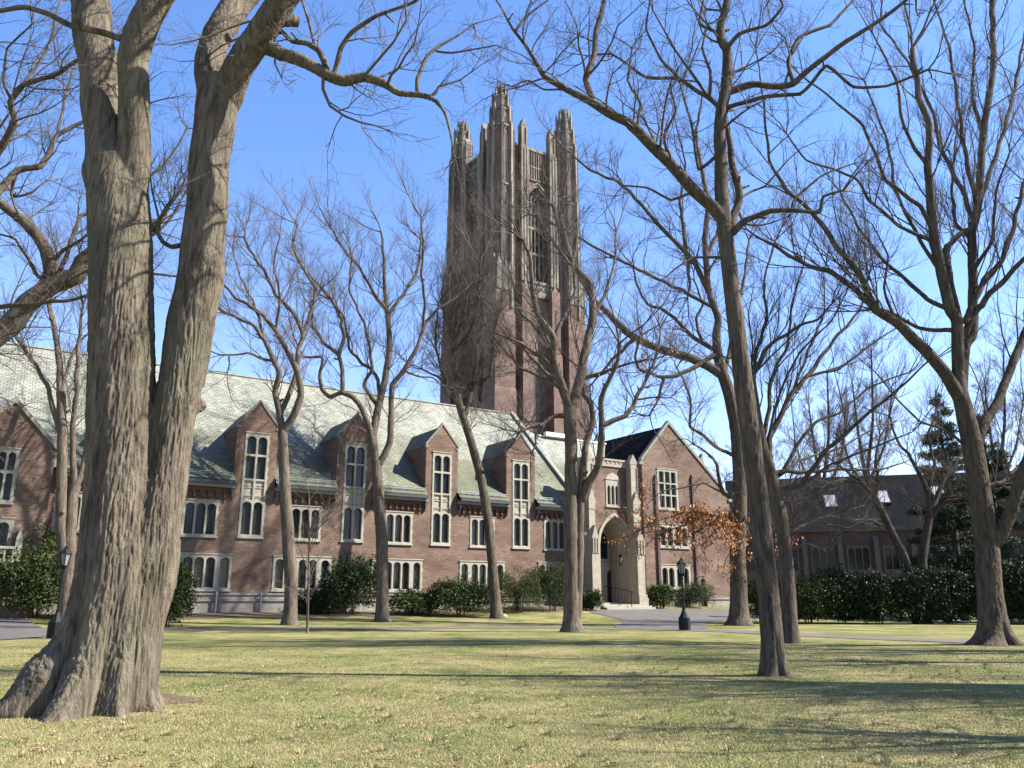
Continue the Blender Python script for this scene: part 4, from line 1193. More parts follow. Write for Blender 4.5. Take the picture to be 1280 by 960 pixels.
STYLE = {
    'oak':  dict(ang=52, up=.10, sl=70, w=.19, trop=.05, rmin=.0034, k1=6, k2=4, k3=4, cap=14000, dens=1.9),
    'fan':  dict(ang=34, up=.22, sl=95, w=.13, trop=.10, rmin=.0038, k1=6, k2=4, k3=4, cap=14000, dens=1.5),
    'small': dict(ang=42, up=.18, sl=78, w=.15, trop=.08, rmin=.0042, k1=6, k2=4, k3=4, cap=12000, dens=2.0),
}
TREE_GROUP = 'bare trees on the lawn'

def bark_disp(p, amp, fz=.8, fx=5.5):
    """ridged, lengthwise furrows"""
    v = Vector((p[0] * fx, p[1] * fx, p[2] * fz))
    w = mnoise.noise(Vector((p[0] * 3.0, p[1] * 3.0, p[2] * 2.2))) * .38
    v2 = Vector((v[0] + w, v[1] - w, v[2]))
    a = min(1.0, abs(mnoise.noise(v2)) * 3.2)               # plates with narrow fissures between
    b = min(1.0, abs(mnoise.noise(v2 * 1.9 + Vector((7, 3, 1)))) * 3.0)
    c = mnoise.noise(Vector((p[0] * 2, p[1] * 2, p[2] * .9)))
    d = mnoise.noise(Vector((p[0] * 30, p[1] * 30, p[2] * 6)))
    return amp * (.7 * a * (.55 + .45 * b) + .3 * b - .6) + amp * .35 * c + amp * .22 * d

def make_tree(name, label, limbs, style='oak', bark='bark', twig='twig', Y=None, fuse=None, flare=(.9, .35), lobes=0, seed=1, rmin=None, cat='tree', leafy=None, group=TREE_GROUP, base_z=None, sink=.35):
    rg = np.random.default_rng(seed); st = dict(STYLE[style])
    if rmin: st['rmin'] = rmin
    bx, by = limbs[0]['p'][0]
    if Y is None:
        g = ground(bx, by); Y = g[1]; base = g
    else:
        base = at(bx, by, Y); base[2] = float(terrain(base[0], base[1]))
    done = []           # resampled world polylines with px for attachment
    tubes = []; sx = {False: ([], [], []), True: ([], [], [])}
    for li, lm in enumerate(limbs):
        pts = list(lm['p'])
        if li == 0:
            Y0 = Y
        else:
            q = np.array(pts[0]); best = None
            for dn in done:
                dd = np.hypot(dn['px'][:, 0] - q[0], dn['px'][:, 1] - q[1]); i = int(dd.argmin())
                if best is None or dd[i] < best[0]: best = (dd[i], dn['W'][i], dn['rad'][i])
            Y0 = best[1][1]
        sl = lm.get('s', 0.0 if li == 0 else float(rg.uniform(-.55, .55)))
        W = []; yy = Y0; prev = None
        for j, (x, y) in enumerate(pts):
            p = at(x, y, yy)
            if prev is not None:
                yy = yy + sl * float(np.linalg.norm((p - prev)[[0, 2]])); p = at(x, y, yy)
            W.append(p); prev = p
        W = np.array(W)
        if li == 0:
            W[0] = base
        w0, w1 = lm['w']
        n = len(pts); cum = np.concatenate([[0], np.cumsum(np.linalg.norm(np.diff(W, axis=0), axis=1))]); fr = cum / cum[-1]
        if 'ws' in lm: wpx = np.array(lm['ws'], float)
        else: wpx = w0 + (w1 - w0) * fr
        rad = np.array([.5 * wv * mpp(p) for wv, p in zip(wpx, W)])
        if li == 0:                      # run the trunk into the soil
            W = np.vstack([W[0] + (W[0] - W[1]) / np.linalg.norm(W[0] - W[1]) * 0 + np.array([0, 0, -sink]), W]); rad = np.concatenate([[rad[0]], rad])
        elif best is not None and lm.get('join', True):
            W = np.vstack([best[1], W]); rad = np.concatenate([[min(rad[0] * 1.05, best[2] * .9)], rad]) if np.linalg.norm(best[1] - W[1]) > .02 else None if False else np.concatenate([[min(rad[0] * 1.05, best[2])], rad])
        C = catmull(np.hstack([W, rad[:, None]]), max(.08, min(.35, float(rad.mean()) * 1.2)) if not (fuse and rad.max() > .1) else .06)
        Wc, rc = C[:, :3], np.maximum(C[:, 3], st['rmin'])
        # a little gnarl
        if li > 0:
            ph = rg.random(6) * 6.28; s_ = np.arange(len(Wc)) / max(1, len(Wc) - 1); Lm = cum[-1]
            amp = np.where(rc > .12, rc * .05, np.minimum(rc * .3, .04)) * np.minimum(1, s_ * 6) * lm.get('g', 1.0)
            Wc = Wc + np.stack([amp * np.sin(s_ * Lm * 4.3 + ph[0]) , amp * np.sin(s_ * Lm * 3.7 + ph[1]), amp * np.sin(s_ * Lm * 5.1 + ph[2])], -1)
        k = 20 if rc.max() > .16 else 12 if rc.max() > .07 else 8
        if li == 0:
            hgt = Wc[:, 2] - base[2]; f = 1 + flare[0] * np.exp(-np.maximum(hgt, 0) / flare[1])
            rc = rc * f
        tubes.append((Wc, rc, k, li))
        if li > 0 and rc.max() > .05:      # snapped stubs and branch collars
            Tt = norm(np.gradient(Wc, axis=0))
            for _ in range(int(rg.integers(1, 4))):
                i = int(rg.integers(len(Wc) // 5, len(Wc) - 1)); r0 = float(rc[i]) * rg.uniform(.3, .5)
                dv = perp_rand(Tt[i:i + 1], rg)[0] + .5 * Tt[i]; ln = float(rc[i]) + rg.uniform(.05, .22)
                tubes.append((Wc[i] + np.outer([0, .55 * ln, ln, ln * 1.02], dv), np.array([r0 * 1.8, r0 * 1.15, r0 * .8, .01]), 7, li))
        px = np.array([project(p) for p in Wc]); done.append(dict(px=px, W=Wc, rad=rc))
        # side branches
        T = norm(np.gradient(Wc, axis=0)); seg = np.concatenate([[0], np.linalg.norm(np.diff(Wc, axis=0), axis=1)]); cl = np.cumsum(seg); Ltot = cl[-1]
        bare = lm.get('b', .82 if li == 0 else .12); dens = st['dens'] * lm.get('d', 1.0)
        nn = int(rg.poisson(max(0, Ltot * (1 - bare) * dens)))
        u = bare + (1 - bare) * rg.random(nn); i = np.clip(np.searchsorted(cl, u * Ltot), 1, len(Wc) - 1)
        r1 = np.clip(rc[i] * rg.uniform(.18, .5, nn), .005, .0085 if lm.get('leaf') else .034)
        L3 = sx[bool(lm.get('leaf'))]
        L3[0].append(Wc[i]); L3[1].append(T[i]); L3[2].append(r1)
        if lm.get('end', True):          # forked ends
            m = 3 if rc[-1] > .012 else 2
            L3[0].append(np.repeat(Wc[-1:], m, 0)); L3[1].append(norm(np.repeat(T[-1:], m, 0) + rg.normal(size=(m, 3)) * .15)); L3[2].append(np.full(m, max(.006, min(rc[-1] * .85, .05))))
    loc = Vector(base)
    root = empty(name, loc); tag(root, label, cat, group)
    off = np.array(base)
    # trunk and limbs
    fused = [t for t in tubes if fuse and t[1].max() > fuse['min']]
    rest = [t for t in tubes if not any(t is q for q in fused)]
    mats = M[bark]
    parts = []
    for Wc, rc, k, li in rest:
        V, F = tube_arrays(Wc[None], rc[None], k)
        if rc.max() > .05:               # uneven skin
            rr = np.repeat(rc, k)
            C = np.repeat(Wc, k, 0); dn = norm(V - C)
            h = np.array([mnoise.noise(Vector(v * 3.1)) * .6 + mnoise.noise(Vector(v * 6.3)) * .3 for v in V])
            V = V + dn * (h * rr * .13)[:, None]
        if li == 0 and lobes:
            pass
        parts.append((V - off, F))
    if fused:
        fp = []
        for Wc, rc, k, li in fused:
            kk = 40
            V, F = tube_arrays(Wc[None], rc[None], kk)
            if li == 0 and lobes:
                C = np.repeat(Wc, kk, 0); hgt = C[:, 2] - off[2]; dv = V - C; an = np.arctan2(dv[:, 1], dv[:, 0])
                lob = np.abs(np.cos(an * lobes * .5 + .55 * np.sin(an * 2 + .7))) ** .55
                e = np.exp(-np.maximum(hgt, 0) / flare[1])
                V = C + dv * (1 + (lob - .72) * fuse.get('lob', .8) * np.exp(-np.maximum(hgt, 0) / (flare[1] * 1.6)))[:, None]
            n = len(Wc)
            caps = np.array([list(range(kk))[::-1], [(n - 1) * kk + i for i in range(kk)]])
            fp.append((V - off, F, caps))
        me = bpy.data.meshes.new('tmp'); vs = []; fs = []; b = 0
        for V, F, caps in fp:
            vs += V.tolist(); fs += [tuple(int(x) + b for x in f) for f in F] + [tuple(int(x) + b for x in c) for c in caps]; b += len(V)
        me.from_pydata(vs, [], fs); me.update()
        ob = bpy.data.objects.new('tmp', me); COL.objects.link(ob)
        md = ob.modifiers.new('r', 'REMESH'); md.mode = 'VOXEL'; md.voxel_size = fuse['vox']
        ms = ob.modifiers.new('s', 'SMOOTH'); ms.factor = .5; ms.iterations = fuse.get('sm', 6)
        dg = bpy.context.evaluated_depsgraph_get(); ev = ob.evaluated_get(dg); m2 = ev.to_mesh()
        nv = len(m2.vertices); V = np.zeros(nv * 3, np.float32); m2.vertices.foreach_get('co', V); V = V.reshape(-1, 3).astype(float)
        Nn = np.zeros(nv * 3, np.float32); m2.vertices.foreach_get('normal', Nn); Nn = Nn.reshape(-1, 3)
        Q = [tuple(p.vertices) for p in m2.polygons]
        ev.to_mesh_clear(); bpy.data.objects.remove(ob)
        h = np.array([bark_disp(v, fuse['amp'], fuse.get('fz', .8), fuse.get('fx', 5.5)) for v in V])
        hz = np.clip((V[:, 2]) / .9, 0, 1); h = h * (.3 + .7 * hz * hz * (3 - 2 * hz)) * np.clip(1 - (V[:, 2] - 6.0) / 4.0, .35, 1)
        for kx, ky, kz, kr, ka in fuse.get('knobs', []):
            c = np.array([kx, ky, kz]) - off; dd = np.linalg.norm(V - c, axis=1); h = h + ka * np.exp(-(dd / kr) ** 2)
        V = V + Nn * h[:, None]
        Q = np.array([q if len(q) == 4 else (*q, q[-1]) for q in Q]); 
        Q = Q[np.array([len(set(q)) == 4 for q in Q])]
        parts.insert(0, (V, Q))
    tr = link('trunk', merge_mesh('trunk', parts), mats, root, True)
    # crown of side branches and twigs
    cparts = []; ltips = None
    for leaf, L3 in sx.items():
        if not L3[0]: continue
        S3 = (np.vstack(L3[0]), np.vstack(L3[1]), np.concatenate(L3[2]))
        lv, tips = crown_of(S3, rg, st)
        for pts, rad, k in lv:
            V, F = tube_arrays(pts, rad, k); cparts.append((V - off, F))
        if leaf: ltips = [(np.vstack([p_[:, 1:].reshape(-1, 3) for p_, _, _ in lv[:3]]), None)]; ltips = [(ltips[0][0], np.tile([0, 0, -1.0], (len(ltips[0][0]), 1)))]
    cr = link('crown', merge_mesh('crown', cparts), M[twig], root, True)
    if ltips is not None and leafy:
        P, D = ltips[0]; P = np.repeat(P, 3, 0) + rg.normal(size=(len(P) * 3, 3)) * .07; D = np.repeat(D, 3, 0); n = min(len(P), leafy)
        s = rg.permutation(len(P))[:n]; lm = leaf_cards(P[s] - off, D[s], rg, (.085, .14), hang=.7)
        link('dry_leaves', lm, M['oakleaf'], root)
    return root, base

def leaf_cards(P, D, rg, size, hang=.0, ratio=.45, name='leaves', spread=.06):
    """folded lobed leaves, 2 quads each"""
    n = len(P); P = P + rg.normal(size=(n, 3)) * spread
    a = norm(D + rg.normal(size=(n, 3)) * .6 + np.array([0, 0, -hang])); s = norm(np.cross(a, rg.normal(size=(n, 3)))); nn = np.cross(a, s)
    L = rg.uniform(*size, n)[:, None]; W = L * ratio
    c = rg.uniform(.1, .45, n)[:, None]
    p0 = P; p1 = P + a * L * .55 + s * W + nn * W * c; p2 = P + a * L * 1.5 + nn * W * rg.uniform(-.6, .6, n)[:, None]; p3 = P + a * L * .55 - s * W + nn * W * c
    V = np.stack([p0, p1, p2, p3], 1).reshape(-1, 3); i = np.arange(n)[:, None] * 4
    F = np.concatenate([i + np.array([0, 1, 2]), i + np.array([0, 2, 3])], 0)
    return mesh_np(name, V, F)

def Lb(w0, w1, pts, **k): return dict(w=(w0, w1), p=pts, **k)
# limb lists: widths and points are read off the photograph in its pixels, depth is a slope in metres per metre
# --- the great twin-stemmed oak at the left
gb = ground(112, 888)
big_knob = at(282, 325, gb[1] + .0)
make_tree('oak_tree', 'huge furrowed twin-stemmed oak with flared roots nearest at the left', [
    dict(w=(0, 0), p=[(112, 888), (128, 825), (140, 760), (148, 690), (150, 600), (152, 500), (152, 400), (151, 310), (148, 250), (142, 205)], ws=[100, 100, 95, 90, 80, 78, 75, 74, 72, 62], s=0, b=1, end=False),
    dict(w=(0, 0), p=[(140, 235), (132, 180), (126, 110), (117, 40), (109, -20), (98, -120), (80, -240)], ws=[50, 48, 46, 46, 44, 38, 30], s=.1, b=.6),
    dict(w=(0, 0), p=[(160, 240), (169, 180), (167, 120), (166, 75), (180, 28), (205, -15), (240, -80), (290, -180)], ws=[46, 38, 36, 36, 36, 34, 30, 24], s=-.15, b=.6),
    dict(w=(0, 0), p=[(150, 882), (162, 800), (182, 720), (196, 650), (209, 580), (221, 500), (235, 430), (249, 350), (257, 280), (262, 200), (270, 140), (277, 105)], ws=[76, 78, 70, 58, 50, 52, 56, 54, 50, 48, 50, 50], s=.05, b=1, end=False),
    dict(w=(0, 0), p=[(270, 140), (260, 90), (270, 45), (297, 5), (330, -40), (370, -120), (400, -220)], ws=[36, 34, 34, 34, 32, 26, 20], s=.35, b=.5),
    dict(w=(0, 0), p=[(282, 125), (298, 85), (328, 38), (358, -5), (395, -60), (460, -150)], ws=[40, 36, 35, 33, 28, 20], s=-.3, b=.5),
    dict(w=(0, 0), p=[(300, 62), (322, 56), (350, 65), (375, 79), (400, 88), (430, 99), (452, 97), (480, 105), (500, 116), (530, 120), (545, 127), (557, 143), (564, 170), (568, 196)], ws=[20, 19, 17, 16, 14, 14, 12, 10, 8, 7, 5, 4, 3, 2], s=-.12, b=.1, d=.9),
    Lb(7, 3, [(418, 92), (425, 62), (440, 40), (470, 20), (512, 5), (540, -12)], s=-.2),
    Lb(9, 4, [(408, 88), (398, 62), (384, 53), (366, 52), (350, 38), (335, 25)], s=.2), Lb(4, 2, [(394, 58), (386, 28), (376, -5), (370, -40)], s=.3),
    Lb(6, 2, [(522, 117), (521, 98), (535, 70), (550, 58), (575, 42), (592, 30)], s=.2), Lb(3, 1.5, [(546, 64), (565, 66), (590, 62), (622, 56)], s=-.3),
    Lb(3, 1.5, [(470, 100), (490, 90), (510, 80)], s=.4), Lb(4, 2, [(535, 122), (546, 116), (549, 108), (575, 100)], s=.3),
    Lb(3, 1.5, [(345, 64), (344, 80), (352, 98)], s=-.3), Lb(3, 1.5, [(436, 102), (446, 112), (455, 118)], s=.2),
    Lb(9, 5, [(160, 52), (128, 42), (90, 32), (60, 17), (30, 9), (0, 14), (-40, 22)], s=-.25),
    Lb(7, 4, [(232, 305), (215, 308), (203, 302), (195, 288), (198, 275)], s=-.2, d=.5),
], bark='bark_big', twig='twig_pale', fuse=dict(min=.14, vox=.016, amp=.032, sm=4, fz=1.0, fx=19.0, lob=1.1,
      knobs=[(*big_knob, .24, .17), (*at(112, 215, gb[1] - .1), .25, .07), (*at(60, 850, gb[1] - .3), .4, .22), (*at(160, 165, gb[1] - .3), .12, .05)]), flare=(.66, .45), lobes=8, seed=11)

# --- oak standing just outside the left edge
make_tree('oak_tree', 'gnarled oak reaching in from the left edge behind the huge oak', [
    Lb(58, 40, [(-120, 800), (-112, 700), (-100, 600), (-90, 520), (-75, 470)], s=0),
    Lb(31, 16, [(-75, 475), (-30, 440), (10, 408), (35, 380), (60, 358), (84, 350), (95, 345), (104, 328), (116, 318), (135, 310), (160, 290), (200, 280)], s=.15),
    Lb(18, 6, [(56, 360), (63, 340), (58, 312), (44, 292), (28, 275), (10, 262), (-8, 246), (-20, 220), (-15, 180)], s=-.1),
    Lb(8, 3, [(-90, 420), (-40, 392), (0, 384), (40, 380), (80, 376), (120, 367), (160, 360)], s=-.3),
    Lb(12, 3, [(-60, 300), (-20, 262), (0, 237), (20, 215), (50, 207), (72, 170), (90, 158), (110, 150), (150, 140)], s=.3),
    Lb(12, 3, [(-60, 290), (-30, 230), (0, 187), (18, 150), (14, 125), (29, 106), (62, 96), (98, 76), (140, 50)], s=-.3),
    Lb(26, 10, [(-90, 520), (-100, 400), (-80, 300), (-60, 200), (-50, 60)], s=.1),
    Lb(5, 2, [(48, 345), (20, 300), (-10, 290)], s=.3), Lb(6, 2, [(70, 352), (90, 300), (100, 270), (130, 262), (170, 235), (210, 200), (235, 160)], s=.4),
    Lb(5, 2, [(60, 330), (80, 312), (100, 300), (120, 285)], s=-.3), Lb(4, 2, [(72, 168), (84, 110), (95, 80), (110, 40)], s=.3),
    Lb(5, 2, [(20, 215), (15, 245), (40, 240), (60, 225)], s=.3), Lb(4, 2, [(14, 125), (4, 100), (10, 60), (40, 30)], s=-.2), Lb(4, 2, [(29, 106), (60, 60), (70, 20), (80, -20)], s=.2),
    Lb(5, 2, [(130, 310), (190, 295), (215, 270), (240, 225)], s=.2), Lb(5, 2, [(120, 318), (180, 340), (220, 345), (250, 335)], s=.3),
], bark='bark', twig='twig', Y=26, seed=21)

# --- slim many-stemmed tree before the left wing
make_tree('maple_tree', 'pale slim tree with three rising stems before the left wing gable', [
    Lb(16, 14, [(83, 765), (86, 690), (90, 623), (94, 606)], s=0, b=1, end=False),
    Lb(9, 4, [(94, 608), (101, 595), (107, 573), (112, 540), (120, 490), (126, 420)], s=.2, b=.3),
    Lb(8, 3, [(93, 608), (91, 570), (91, 530), (95, 495), (97, 440), (104, 380)], s=-.2, b=.3),
    Lb(14, 11, [(84, 720), (76, 660), (77, 600), (78, 540), (76, 490)], s=-.1, b=.9, end=False),
    Lb(9, 4, [(76, 495), (74, 450), (68, 410), (60, 372), (64, 320)], s=.2, b=.3),
    Lb(7, 3, [(75, 540), (66, 510), (58, 480), (40, 450), (24, 428), (8, 400)], s=-.2, b=.3),
    Lb(4, 2, [(76, 490), (86, 455), (96, 430), (118, 412)], s=.2),
], bark='bark_smooth', twig='twig_pale', style='small', Y=43.5, seed=31, flare=(.5, .3))

# --- row of small crooked trees along the hall front
make_tree('maple_tree', 'crooked small tree between the first two dormers, trunk forking low', [
    dict(w=(0, 0), p=[(362, 781), (364, 732), (361, 680), (357, 625), (354, 561), (353, 538)], ws=[17, 16, 16, 14, 12, 12], s=0, b=1, end=False),
    Lb(9, 3, [(353, 541), (349, 514), (344, 491), (349, 466), (342, 451), (330, 424), (313, 404), (281, 391), (268, 380)], s=-.2),
    Lb(10, 3, [(354, 540), (366, 521), (376, 495), (373, 468), (357, 434), (343, 411), (324, 390), (295, 372), (276, 352)], s=-.1),
    Lb(7, 3, [(350, 517), (361, 494), (370, 468), (373, 437), (379, 418), (366, 390), (345, 368), (331, 340), (316, 318), (304, 296)], s=.2),
    Lb(5, 2, [(378, 418), (389, 390), (395, 362), (380, 337), (366, 309), (372, 280)], s=.3),
    Lb(4, 1.5, [(340, 451), (324, 447), (310, 441), (290, 444), (274, 443), (260, 438)], s=-.3), Lb(2.5, 1.5, [(286, 444), (287, 456), (284, 466)], s=0),
    Lb(4, 1.5, [(331, 425), (318, 380), (300, 345), (290, 310)], s=.3), Lb(4, 1.5, [(345, 412), (350, 370), (342, 330), (350, 295)], s=-.3),
], bark='bark_smooth', twig='twig_pale', style='small', seed=41, flare=(.45, .3))

make_tree('maple_tree', 'crooked small tree before the second dormer with a kinked left branch', [
    dict(w=(0, 0), p=[(478, 777), (478, 727), (477, 666), (473, 621), (470, 576)], ws=[17, 15, 15, 14, 13], s=0, b=1, end=False),
    Lb(9, 3, [(470, 580), (463, 540), (453, 512), (441, 496), (426, 491), (412, 496), (402, 486), (400, 464), (403, 447), (379, 446)], s=-.15),
    Lb(6, 3, [(428, 491), (428, 464), (423, 443), (409, 433), (391, 408), (388, 380)], s=.1), Lb(5, 2, [(423, 444), (430, 422), (426, 397), (414, 374), (398, 356), (377, 333), (366, 300)], s=.3),
    Lb(11, 3, [(469, 578), (466, 545), (474, 503), (481, 475), (487, 433), (485, 397), (481, 362), (480, 326), (477, 290)], s=.1),
    Lb(5, 2, [(487, 392), (469, 369), (451, 337), (430, 312), (414, 285)], s=-.3), Lb(5, 2, [(475, 497), (470, 468), (453, 454), (437, 436), (430, 397), (416, 376)], s=.3),
    Lb(5, 2, [(470, 505), (455, 482), (465, 461), (462, 433), (455, 404), (437, 362), (440, 320)], s=-.2), Lb(5, 2, [(486, 392), (504, 368), (522, 337), (526, 300)], s=.3),
    Lb(9, 3, [(474, 580), (487, 554), (489, 515), (490, 482), (504, 464), (522, 433), (530, 408), (543, 390), (560, 378)], s=.1), Lb(4, 2, [(529, 408), (531, 376), (527, 344), (529, 309), (526, 272)], s=-.2),
    Lb(3, 1.5, [(505, 463), (520, 470), (540, 472), (552, 482)], s=.2),
], bark='bark_smooth', twig='twig_pale', style='small', seed=52, flare=(.45, .3))

make_tree('maple_tree', 'slender tree leaning left before the third dormer, rock at its foot', [
    dict(w=(0, 0), p=[(621, 773), (616, 711), (611, 657), (602, 600), (587, 546), (574, 506), (569, 478)], ws=[14, 12, 12, 11, 10, 9, 7.5], s=.12, b=.75, end=False),
    Lb(8, 3, [(570, 485), (570, 462), (566, 435), (563, 410), (572, 370), (580, 330)], s=.2, b=0, d=2.4), Lb(5, 2, [(575, 508), (558, 476), (552, 463), (544, 427), (548, 380)], s=-.2, b=0, d=2.4), Lb(6, 2, [(580, 525), (592, 480), (596, 440), (606, 400), (612, 350)], s=.3, b=0, d=2.4),
    Lb(5, 2, [(567, 440), (590, 410), (598, 370), (600, 330)], s=-.3, b=0, d=2.4), Lb(4, 2, [(563, 412), (552, 380), (556, 340)], s=.1, b=0, d=2.4), Lb(5, 2, [(590, 480), (612, 470), (618, 420), (622, 385)], s=-.2, b=0, d=2.4), Lb(4, 2, [(572, 490), (545, 470), (528, 462)], s=.2),
    Lb(4, 2, [(600, 595), (620, 575), (640, 556), (646, 545)], s=-.2, d=.4),
    Lb(4, 2, [(566, 436), (578, 400), (588, 350), (590, 316)], s=.0, b=0, d=2.4),
], bark='bark', twig='twig', style='small', seed=61, flare=(.45, .3))

make_tree('oak_tree', 'double-trunked tree before the bell tower base beside the entrance', [
    dict(w=(0, 0), p=[(715, 790), (714, 717), (713, 646), (714, 560), (712, 508)], ws=[21.6, 18.0, 17.1, 15.3, 16.2], s=0, b=1, end=False),
    Lb(12, 4, [(711, 508), (704, 488), (697, 466), (692, 446), (692, 423), (684, 410), (672, 394), (665, 358), (664, 330), (655, 300)], s=-.2, d=1.6), Lb(6, 2, [(692, 425), (707, 390), (719, 362), (716, 330), (722, 296)], s=.2),
    Lb(13, 5, [(715, 508), (724, 477), (733, 433), (741, 394), (738, 356), (717, 332), (709, 308), (700, 270)], s=.15),
    Lb(14, 8, [(719, 789), (722, 740), (724, 690), (725, 646), (727, 600), (731, 565)], s=.02, b=1, end=False), Lb(9, 5, [(728, 600), (733, 553), (741, 530), (739, 506), (728, 490), (726, 460)], s=.25),
    Lb(11, 4, [(727, 625), (736, 604), (748, 582), (752, 548), (752, 522), (751, 500), (760, 476), (769, 462), (775, 430)], s=-.2), Lb(7, 2, [(753, 532), (768, 525), (783, 519), (795, 499), (809, 471), (822, 440), (826, 410)], s=.2), Lb(3, 1.5, [(797, 499), (815, 497), (838, 497)], s=.1),
    Lb(7, 2, [(711, 520), (695, 520), (678, 530), (660, 536), (648, 540)], s=-.3), Lb(3, 1.5, [(668, 534), (670, 555), (664, 566)], s=0), Lb(6, 2, [(702, 480), (678, 462), (655, 436), (640, 427)], s=.2), Lb(6, 2, [(695, 468), (688, 456), (661, 435), (640, 424), (617, 415)], s=-.3),
    Lb(5, 2, [(700, 485), (682, 473), (650, 460), (639, 446), (623, 430)], s=.35), Lb(6, 2, [(733, 472), (754, 466), (782, 455), (800, 452)], s=-.3, leaf=True),
    Lb(5, 2, [(740, 400), (755, 370), (768, 330), (770, 290)], s=.3), Lb(5, 2, [(693, 440), (680, 420), (650, 390), (640, 350)], s=.3),
    Lb(4, 2, [(712, 330), (690, 300), (672, 270)], s=.2),
], bark='bark_smooth', twig='twig', style='small', seed=71, flare=(.5, .35), leafy=90)

make_tree('oak_tree', 'thick oak beside the driveway holding a spray of orange leaves', [
    dict(w=(0, 0), p=[(924, 782), (923, 717), (922, 689), (924, 646), (925, 590), (921, 540), (913, 496), (903, 466), (897, 442), (895, 418), (898, 398), (888, 372), (883, 340)], ws=[22.9, 20.2, 19.4, 18.5, 17.6, 16.7, 15.8, 14.1, 11.4, 9.7, 8.8, 7.9, 7.0], s=0, b=.7),
    Lb(12, 4, [(905, 470), (882, 456), (856, 445), (827, 437), (803, 427), (783, 415), (757, 388), (742, 375), (712, 321), (700, 287), (690, 255)], s=-.15), Lb(7, 2.5, [(900, 442), (889, 446), (870, 458), (847, 469), (829, 472), (812, 466), (799, 461), (794, 448), (800, 420)], s=-.3),
    Lb(6, 2, [(893, 437), (870, 424), (856, 412), (844, 398), (826, 386), (809, 380), (797, 358), (790, 330)], s=.3), Lb(8, 2.5, [(884, 345), (881, 300), (885, 255), (878, 215), (870, 170), (878, 120)], s=.1), Lb(7, 2, [(888, 370), (868, 328), (850, 308), (825, 283), (800, 254), (775, 229), (737, 212), (700, 180)], s=.1),
    Lb(5, 2, [(893, 385), (850, 362), (817, 346), (783, 329), (742, 308), (708, 288), (662, 267)], s=-.2), Lb(6, 2.5, [(866, 328), (858, 320), (855, 290), (850, 250), (858, 215)], s=.3), Lb(5, 2, [(860, 330), (862, 355), (860, 372)], s=-.2),
    Lb(5, 2, [(922, 572), (894, 558), (879, 544), (862, 532), (864, 506), (857, 480), (846, 460)], s=-.3), Lb(6, 2, [(917, 621), (905, 617), (899, 602), (897, 582), (882, 564), (866, 555)], s=-.2), Lb(3, 1.5, [(905, 617), (880, 604), (861, 608), (826, 614)], s=-.3),
    Lb(4, 1.8, [(922, 654), (900, 647), (882, 641), (860, 640), (838, 646), (818, 652)], s=-.3, leaf=True, b=0, d=4.0), Lb(3, 1.5, [(900, 648), (878, 660), (858, 672), (840, 676)], s=-.2, leaf=True, b=0, d=4.0), Lb(3, 1.5, [(920, 640), (905, 652), (915, 672), (916, 686)], s=-.6, leaf=True, b=0, d=3.6), Lb(3, 1.5, [(918, 646), (896, 662), (876, 682)], s=-.4, leaf=True, b=0, d=3.6),
    Lb(2.5, 1.5, [(884, 642), (866, 652), (846, 660), (826, 664)], s=.2, leaf=True, b=0, d=4.0), Lb(2.5, 1.5, [(924, 632), (932, 650), (936, 668)], s=-.5, leaf=True, b=0, d=3.6),
    Lb(5, 2, [(795, 422), (765, 450), (740, 480)], s=.3), Lb(4, 2, [(830, 472), (822, 500), (812, 520)], s=.2), Lb(4, 2, [(878, 430), (870, 400), (878, 380), (868, 350)], s=.2, leaf=False),
    Lb(6, 2.5, [(905, 468), (912, 440), (918, 400), (930, 350), (936, 300)], s=.4), Lb(5, 2, [(884, 320), (900, 280), (905, 230)], s=.4),
], bark='bark', twig='twig', seed=81, flare=(.7, .35), leafy=3400)

